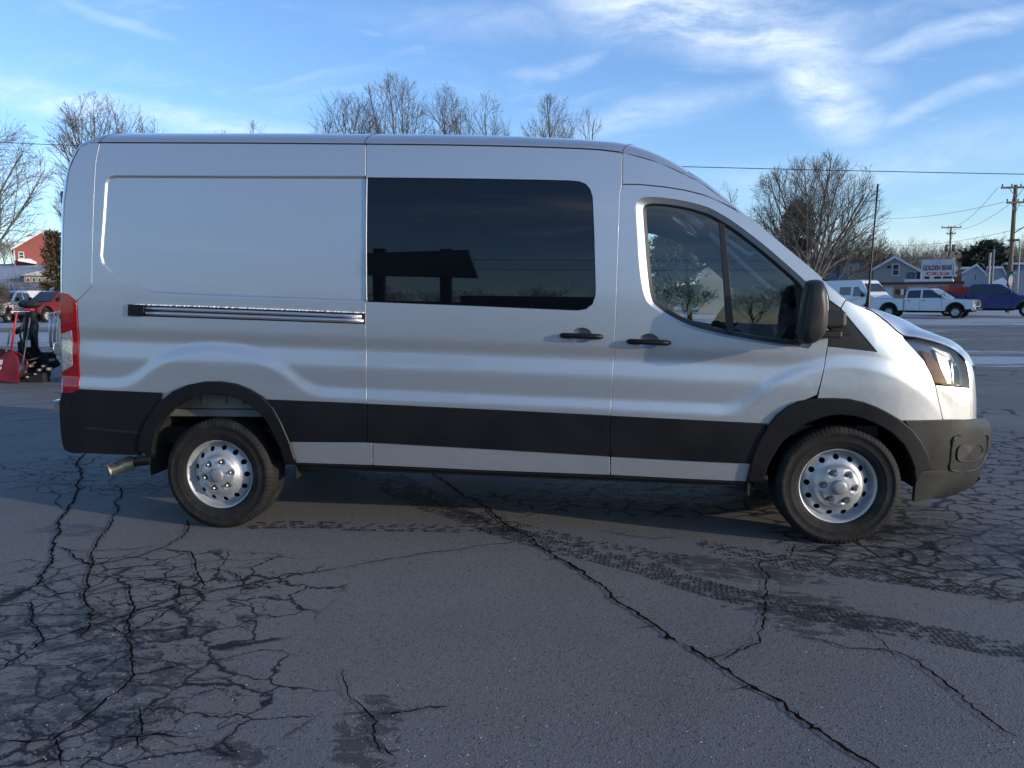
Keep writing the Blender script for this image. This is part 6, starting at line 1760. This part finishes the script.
# box van behind the white pickup
def small_van(name, **kw):
    root = empty(name); tag(root, cat='van', **kw)
    prof = [(-2.95, 0.45), (-3.0, 1.2), (-2.9, 2.35), (-2.7, 2.50), (0.9, 2.52), (1.25, 2.44), (1.95, 1.65), (2.2, 1.42), (2.72, 1.18), (2.9, 0.85), (2.92, 0.50), (2.45, 0.42)]+arcpts(1.95, 0.42, 0.44, 2, 178)+[(1.45, 0.38), (-1.3, 0.38)]+arcpts(-1.75, 0.42, 0.44, 2, 178)+[(-2.3, 0.42)]
    mb = MB(); mb.prism(prof, -0.98, 0.98, 0.07, top=(1.2, 2.5, 0.14), seg=3); mb.build('body', P_WHITE, root)
    for s in (-1, 1):
        for poly in ([(0.55, 1.32), (0.60, 2.02), (1.02, 2.02), (1.75, 1.36)], [(-0.75, 1.42), (-0.75, 2.02), (0.35, 2.02), (0.35, 1.42)]):
            V = [(x, s*(0.98-min(max((z-1.2)/1.3, 0), 1)*0.14+0.006), z) for x, z in poly]; n_ = 4
            mb = MB(); mb.add(V+[(v[0], v[1]-s*0.02, v[2]) for v in V], [(0, 1, 2, 3)]+[(i, (i+1) % 4, 4+(i+1) % 4, 4+i) for i in range(4)]); mb.build('side_window', GLW, root)
        mb = MB(); mb.box((1.55, s*1.12-0.12, 1.30), (1.68, s*1.12+0.10, 1.62), 0.04); mb.build('wing_mirror', BLACKP, root)
        mb = MB(); mb.prism([(2.42, 1.20), (2.72, 1.14), (2.86, 0.92), (2.55, 0.98)], min(s*0.72, s*0.985), max(s*0.72, s*0.985), 0.02); mb.build('headlight', CLRL, root)
        for cx in (1.95, -1.75): car_wheel(root, cx, s*0.83, 0.35, 0.22, s=s)
    V = [(1.22, -0.74, 2.38), (1.22, 0.74, 2.38), (1.98, 0.86, 1.66), (1.98, -0.86, 1.66)]; V = [(v[0]+0.03, v[1], v[2]+0.03) for v in V]
    mb = MB(); mb.add(V+[(v[0]-0.04, v[1], v[2]-0.04) for v in V], [(0, 1, 2, 3), (0, 1, 5, 4), (1, 2, 6, 5), (2, 3, 7, 6), (3, 0, 4, 7)]); mb.build('windscreen', GLW, root)
    mb = MB(); mb.box((2.80, -0.55, 0.78), (2.94, 0.55, 1.10), 0.03); mb.build('grille', DARK, root)
    mb = MB(); mb.prism([(2.6, 0.40), (2.96, 0.42), (2.98, 0.66), (2.75, 0.70)], -0.99, 0.99, 0.04); mb.build('front_bumper', GREYP, root)
    return root
v2 = small_van('parked_van', label='white high-roofed van parked behind the bonnet of the silver van'); place(v2, 856, 52.5, R(-60)); v2.scale = (0.92, 0.95, 0.97)
bx = MB(); p = at(24, 300, 52); z_ = vis_ground_z(p[0], 52); q = at(28, 290.5, 52); bx.box((p[0]-0.6, 52, z_+0.5), (q[0], 54.5, q[2]), 0.06)
o = bx.build('box_trailer', P_WHITE); tag(o, 'white box trailer body behind the white pickup at left', 'trailer')
mb = MB(); mb.box((p[0]-0.4, 51.93, q[2]-0.7), (q[0]-0.2, 51.99, q[2]-0.35)); mb.build('stripe', P_DKRED, o)
mb = MB(); mb.lathe([(0.0, -0.12), (0.35, -0.1), (0.35, 0.1), (0, 0.12)], 16, (p[0]+0.3, 51.9, z_+0.35)); mb.build('tyre', RUBBER, o)

h6 = house('snowy_house', 722, [(699, 277), (705, 264), (742, 264), (750, 277)], 62, 8, MATS['beige_siding'], SNW, label='beige house with snow on its roof seen through the cab windows', cat='house')
window(728, 281, 733, 287, h6)
# plow truck just behind the van's tail
pt = pickup('plow_truck', P_GREY, flare=False, cat='plow truck', label='grey pickup with a red snowplow on its nose behind the van tail')
p = at(84, 340, 7.4)
pt.location = (p[0]+3.22, 7.6, 0); pt.rotation_euler = (0, 0, PI)
def L2(px, py, Yw):
    """photo pixel on the plane y=Yw into the plow truck's own frame"""
    q = at(px, py, Yw); return Vector((-(q[0]-pt.location.x), -(q[1]-pt.location.y), q[2]))
PLR = mat('plow_red', (0.17, 0.012, 0.022), 0.4, vary=0.25, vscale=4)
YW = 6.9
bl0 = L2(-20, 383, 7.9); bl1 = L2(18.5, 385, YW); topz = L2(10, 350.5, YW).z; botz = 0.10
mb = MB(); V = []; F = []; n1, n2 = 8, 9
for i in range(n1+1):
    for j in range(n2+1):
        k = j/n2; c = bl0.lerp(bl1, i/n1); curve = 0.22*math.sin(PI*(k*0.9))-0.10*k
        V.append((c.x-0.02-curve+0.10*0, c.y, botz+(topz-botz)*k*(1-0.10*(i == n1)*(k > 0.9))))
nn_ = len(V); V += [(v[0]-0.03, v[1]+0.0, v[2]) for v in V]
for i in range(n1):
    for j in range(n2):
        a_ = i*(n2+1)+j; f = (a_, a_+1, a_+n2+2, a_+n2+1); F.append(f); F.append(tuple(nn_+q for q in f[::-1]))
for j in range(n2):
    for a_ in (j, n1*(n2+1)+j): F.append((a_, a_+1, nn_+a_+1, nn_+a_))
mb.add(V, F, True); mbl = mb.build('plow_blade', PLR, pt)
# end plate and ribs of the blade
e0 = bl1
mb = MB(); outl = [(6.5, 353), (12, 351), (17, 356.5), (18.6, 364), (18.6, 381), (17, 387), (0, 384), (-4, 362)]
mb2 = [L2(a_, b__, YW-0.02) for a_, b__ in outl]
mb.add([(v.x, v.y+0.02, v.z) for v in mb2]+[(v.x, v.y-0.02, v.z) for v in mb2], [tuple(range(8)), tuple(range(15, 7, -1))]+[(i, (i+1) % 8, 8+(i+1) % 8, 8+i) for i in range(8)])
mb.build('end_plate', PLR, mbl)
mb = MB(); q = [L2(a_, b__, YW-0.05) for a_, b__ in ((-6, 380), (18.8, 383.5), (18, 388.5), (-6, 386))]
mb.add([(v.x, v.y+0.02, v.z) for v in q]+[(v.x, v.y-0.03, v.z) for v in q], [(0, 1, 2, 3), (7, 6, 5, 4), (0, 1, 5, 4), (1, 2, 6, 5), (2, 3, 7, 6), (3, 0, 4, 7)]); mb.build('cutting_edge', DARK, mbl)
mb = MB(); q = [L2(a_, b__, YW-0.055) for a_, b__ in ((-2, 360.5), (3, 359.5), (2.5, 364), (-2, 366))]; mb.add([tuple(v) for v in q], [(0, 1, 2, 3)])
q = [L2(a_, b__, YW-0.055) for a_, b__ in ((-2, 368), (1.5, 366), (1.5, 369), (-2, 371))]; mb.add([tuple(v) for v in q], [(0, 1, 2, 3)]); mb.build('blade_marking', WHT, mbl, recalc=False)
def ptube(name, L, r, m, n=8, par=None):
    mb = MB(); mb.tube([L2(*a_) for a_ in L], r, n); return mb.build(name, m, par or pt)
ptube('guide_stick', [(11.5, 349, YW), (16.8, 312, YW)], 0.018, mat('guide_red', (0.42, 0.03, 0.03), 0.5))
ptube('blade_prop', [(6, 352, YW), (10.5, 330, YW+0.1)], 0.015, GALV)
ptube('tower', [(29, 380, 7.2), (27.5, 345, 7.2), (29, 312, 7.25)], [0.10, 0.085, 0.055], BLACKP)
ptube('tower', [(35, 378, 7.8), (34, 345, 7.8), (33, 310, 7.6)], [0.09, 0.075, 0.05], BLACKP)
ptube('lift_arm', [(15, 332.5, 7.2), (31, 323, 7.3)], 0.05, BLACKP)
ptube('push_frame', [(20, 376, 7.1), (44, 368, 7.3), (58, 362, 7.5)], 0.075, BLACKP)
ptube('push_frame', [(19, 352, 7.5), (24, 366, 7.4), (44, 377, 7.3)], 0.05, BLACKP)
ptube('push_frame', [(22, 340, 7.5), (27, 360, 7.5), (40, 358, 7.4), (58, 352, 7.5)], 0.045, BLACKP)
ptube('cylinder', [(22, 362, 7.0), (42, 357, 7.2)], 0.020, mat('brass_rod', (0.4, 0.3, 0.14), 0.35, 0.8))
ptube('cylinder', [(23, 369, 7.0), (36, 362, 7.0)], 0.02, MATS['brass_rod'])
ptube('hose', [(33, 316, 7.1), (38, 325, 7.1), (36, 345, 7.1), (45, 360, 7.2)], 0.016, SEAL)
ptube('hose', [(24, 318, 7.1), (20, 335, 7.1), (24, 350, 7.1), (33, 358, 7.1)], 0.016, SEAL)
for (a_, b__, rr_) in ((24, 372, 0.05), (31, 366, 0.045), (40, 370, 0.05), (44, 366, 0.045), (28, 377, 0.04), (36, 374, 0.035), (49, 369, 0.06), (52, 360, 0.05)):
    c = L2(a_, b__, 7.0); mb = MB(); mb.lathe([(0, -0.05), (rr_*0.5, -0.05), (rr_*0.5, 0.05), (0, 0.05)], 12, tuple(c)); mb.build('pivot_pin', GALV, pt)
mb = MB(); a_ = L2(17, 385, 7.1); b__ = L2(47, 371, 7.1); mb.box((min(a_.x, b__.x), a_.y-0.08, min(a_.z, b__.z)), (max(a_.x, b__.x), a_.y+0.1, max(a_.z, b__.z)-0.03), 0.03); mb.build('cross_member', DARK, pt)
ptube('lift_chain', [(30, 318, 6.95), (26, 345, 6.9), (22, 366, 6.9)], 0.012, GALV, 5)
ptube('tower_brace', [(24, 352, 7.0), (36, 318, 7.4)], 0.035, BLACKP)
ptube('tower_brace', [(38, 352, 7.2), (29, 322, 7.3)], 0.03, BLACKP)
ptube('push_frame', [(18, 362, 7.2), (30, 372, 7.1), (50, 374, 7.2)], 0.06, BLACKP)
for (u0, v0, u1, v1, nm) in ((31, 362, 46, 373, 'pump_box'), (22, 341, 34, 360, 'valve_block'), (40, 352, 52, 366, 'mount_plate')):
    mb = MB(); a_ = L2(u0, v1, 7.25); b__ = L2(u1, v0, 7.25); mb.box((min(a_.x, b__.x), a_.y-0.12, min(a_.z, b__.z)), (max(a_.x, b__.x), a_.y+0.1, max(a_.z, b__.z)), 0.03); mb.build(nm, BLACKP, pt)
# lamp bar
mb = MB(); c = L2(32, 304.5, 7.2); mb.ico(c, 0.17, 2, (1.0, 0.7, 0.42)); mb.build('plow_lamp', DARK, pt)
mb = MB(); c = L2(26, 304, 7.6); mb.ico(c, 0.15, 2, (1.0, 0.7, 0.5)); mb.build('plow_lamp', DARK, pt)
mb = MB(); a_ = L2(24.5, 311.2, 7.15); b__ = L2(33, 308.2, 7.15); mb.box((min(a_.x, b__.x), a_.y-0.05, min(a_.z, b__.z)), (max(a_.x, b__.x), a_.y+0.05, max(a_.z, b__.z)), 0.015); mb.build('red_bracket', mat('guide_red', (0.6, 0.06, 0.05)), pt)
mb = MB(); a_ = L2(26.5, 347, 7.05); b__ = L2(30.5, 340, 7.05); mb.box((min(a_.x, b__.x), a_.y, min(a_.z, b__.z)), (max(a_.x, b__.x), a_.y+0.02, max(a_.z, b__.z)), 0.002); mb.build('warning_sticker', WHT, pt)
# chrome grille guard with torn foil-like cover
mb = MB()
for u in (50.5, 54.5, 58.5): mb.tube([L2(u-1, 314, 7.0), L2(u-0.5, 325, 6.95), L2(u, 342, 6.95), L2(u+1.5, 349, 7.05)], 0.022, 6)
mb.tube([L2(49, 314, 7.0), L2(66, 311, 7.0)], 0.02, 6); mb.tube([L2(51, 348, 7.0), L2(66, 349, 7.0)], 0.02, 6)
mb.build('grille_guard', mat('guard_chrome', (0.5, 0.5, 0.48), 0.3, 0.9), pt)

# ------------------------------------------------------------------ across the lot, behind the viewer (seen as reflections)
def behind_tree(i, x, y, sc, rz):
    o = copy_tree((sky_a, sky_b)[i % 2]); o.location = (x, y, 0); o.rotation_euler = (0, 0, rz); o.scale = (sc, sc, sc)
    tag(o, 'bare tree across the lot facing the side of the van', 'tree', 'bare trees across the lot')
for i in range(16):
    behind_tree(i, -46+i*5.0+rt.uniform(-1.5, 1.5), -62+rt.uniform(-6, 6), rt.uniform(0.5, 0.8), rt.uniform(0, 6))
dt = empty('dump_truck', (1.6, -14.2, 0)); tag(dt, 'dark dump truck across the lot facing the side of the van', 'truck')
mb = MB(); mb.box((-2.2, -1.05, 1.15), (0.9, 1.05, 2.35), 0.03)
for k in range(6): mb.box((-2.0+k*0.55, 1.03, 1.2), (-1.92+k*0.55, 1.10, 2.32))
mb.build('dump_box', P_BLK, dt)
mb = MB(); mb.prism([(1.1, 0.6), (1.1, 2.1), (1.9, 2.15), (2.4, 1.45), (3.4, 1.35), (3.5, 0.6)], -0.95, 0.95, 0.06, top=(1.3, 2.15, 0.12)); mb.build('cab', P_BLK, dt)
mb = MB(); mb.box((-2.2, -0.5, 0.6), (3.3, 0.5, 1.15)); mb.build('chassis', DARK, dt)
for s in (-1, 1):
    for cx in (-1.2, 2.6): car_wheel(dt, cx, s*0.85, 0.45, 0.28, s=s)
    V = [(1.25, s*0.92, 1.45), (1.28, s*0.86, 1.98), (1.82, s*0.86, 2.0), (2.2, s*0.92, 1.46)]; mb = MB(); mb.add([(v[0], v[1]+s*0.03, v[2]) for v in V]+V, [(0, 1, 2, 3)]+[(i, (i+1) % 4, 4+(i+1) % 4, 4+i) for i in range(4)]); mb.build('side_window', GLW, dt)
for (x, y, rz, src, lab) in ((8.5, -17.5, 0.1, a, 'silver pickup across the lot facing the van'), (-5.5, -16.5, 3.0, d_, 'white pickup across the lot facing the van'), (-13, -18, 0.2, e_, 'maroon pickup across the lot facing the van')):
    o = copy_tree(src); o.location = (x, y, 0); o.rotation_euler = (0, 0, rz); tag(o, lab)
sb = empty('sign_board', (-2.2, -16, 0)); tag(sb, 'tall dark sign board on posts across the lot facing the side of the van', 'sign')
mb = MB(); mb.prism([(-1.6, 3.6), (-1.55, 4.85), (1.35, 5.1), (1.6, 3.5)], -0.15, 0.15, 0.02); mb.build('board', P_BLK, sb)
for x in (-1.0, 0.75): mb = MB(); mb.box((x-0.14, -0.12, 0), (x+0.14, 0.12, 5.15)); mb.build('post', DARK, sb)
dk = copy_tree(e_); dk.location = (2.2, -10.6, 0); dk.rotation_euler = (0, 0, 0.05); tag(dk, 'dark pickup nearest across the lot facing the side of the van')
for ch in dk.children:
    if ch.name.startswith(('body', 'bed', 'cab')) and ch.type == 'MESH' and not ch.name.startswith('bed_floor'):
        ch.data = ch.data.copy(); ch.data.materials[0] = P_BLK
lbh = empty('long_shed', (-12, -48, 0)); tag(lbh, 'long low shed across the lot facing the side of the van', 'building')
mb = MB(); mb.box((-16, -6, 0), (16, 4, 3.4)); mb.build('wall', siding('tan_siding', (0.30, 0.275, 0.24)), lbh)
mb = MB(); mb.prism([(-16.5, 3.4), (-16.5, 3.6), (16.5, 3.6), (16.5, 3.4)], -6.5, 4.5); mb.build('roof', SHG, lbh)
wire('overhead_cable', (-30, -21, 6.2), (34, -25, 7.6), 1.0, 0.02, 'upper cable strung across the lot facing the van')
wire('overhead_cable', (-30, -21.5, 5.5), (34, -25.5, 6.9), 1.0, 0.02, 'lower cable strung across the lot facing the van')
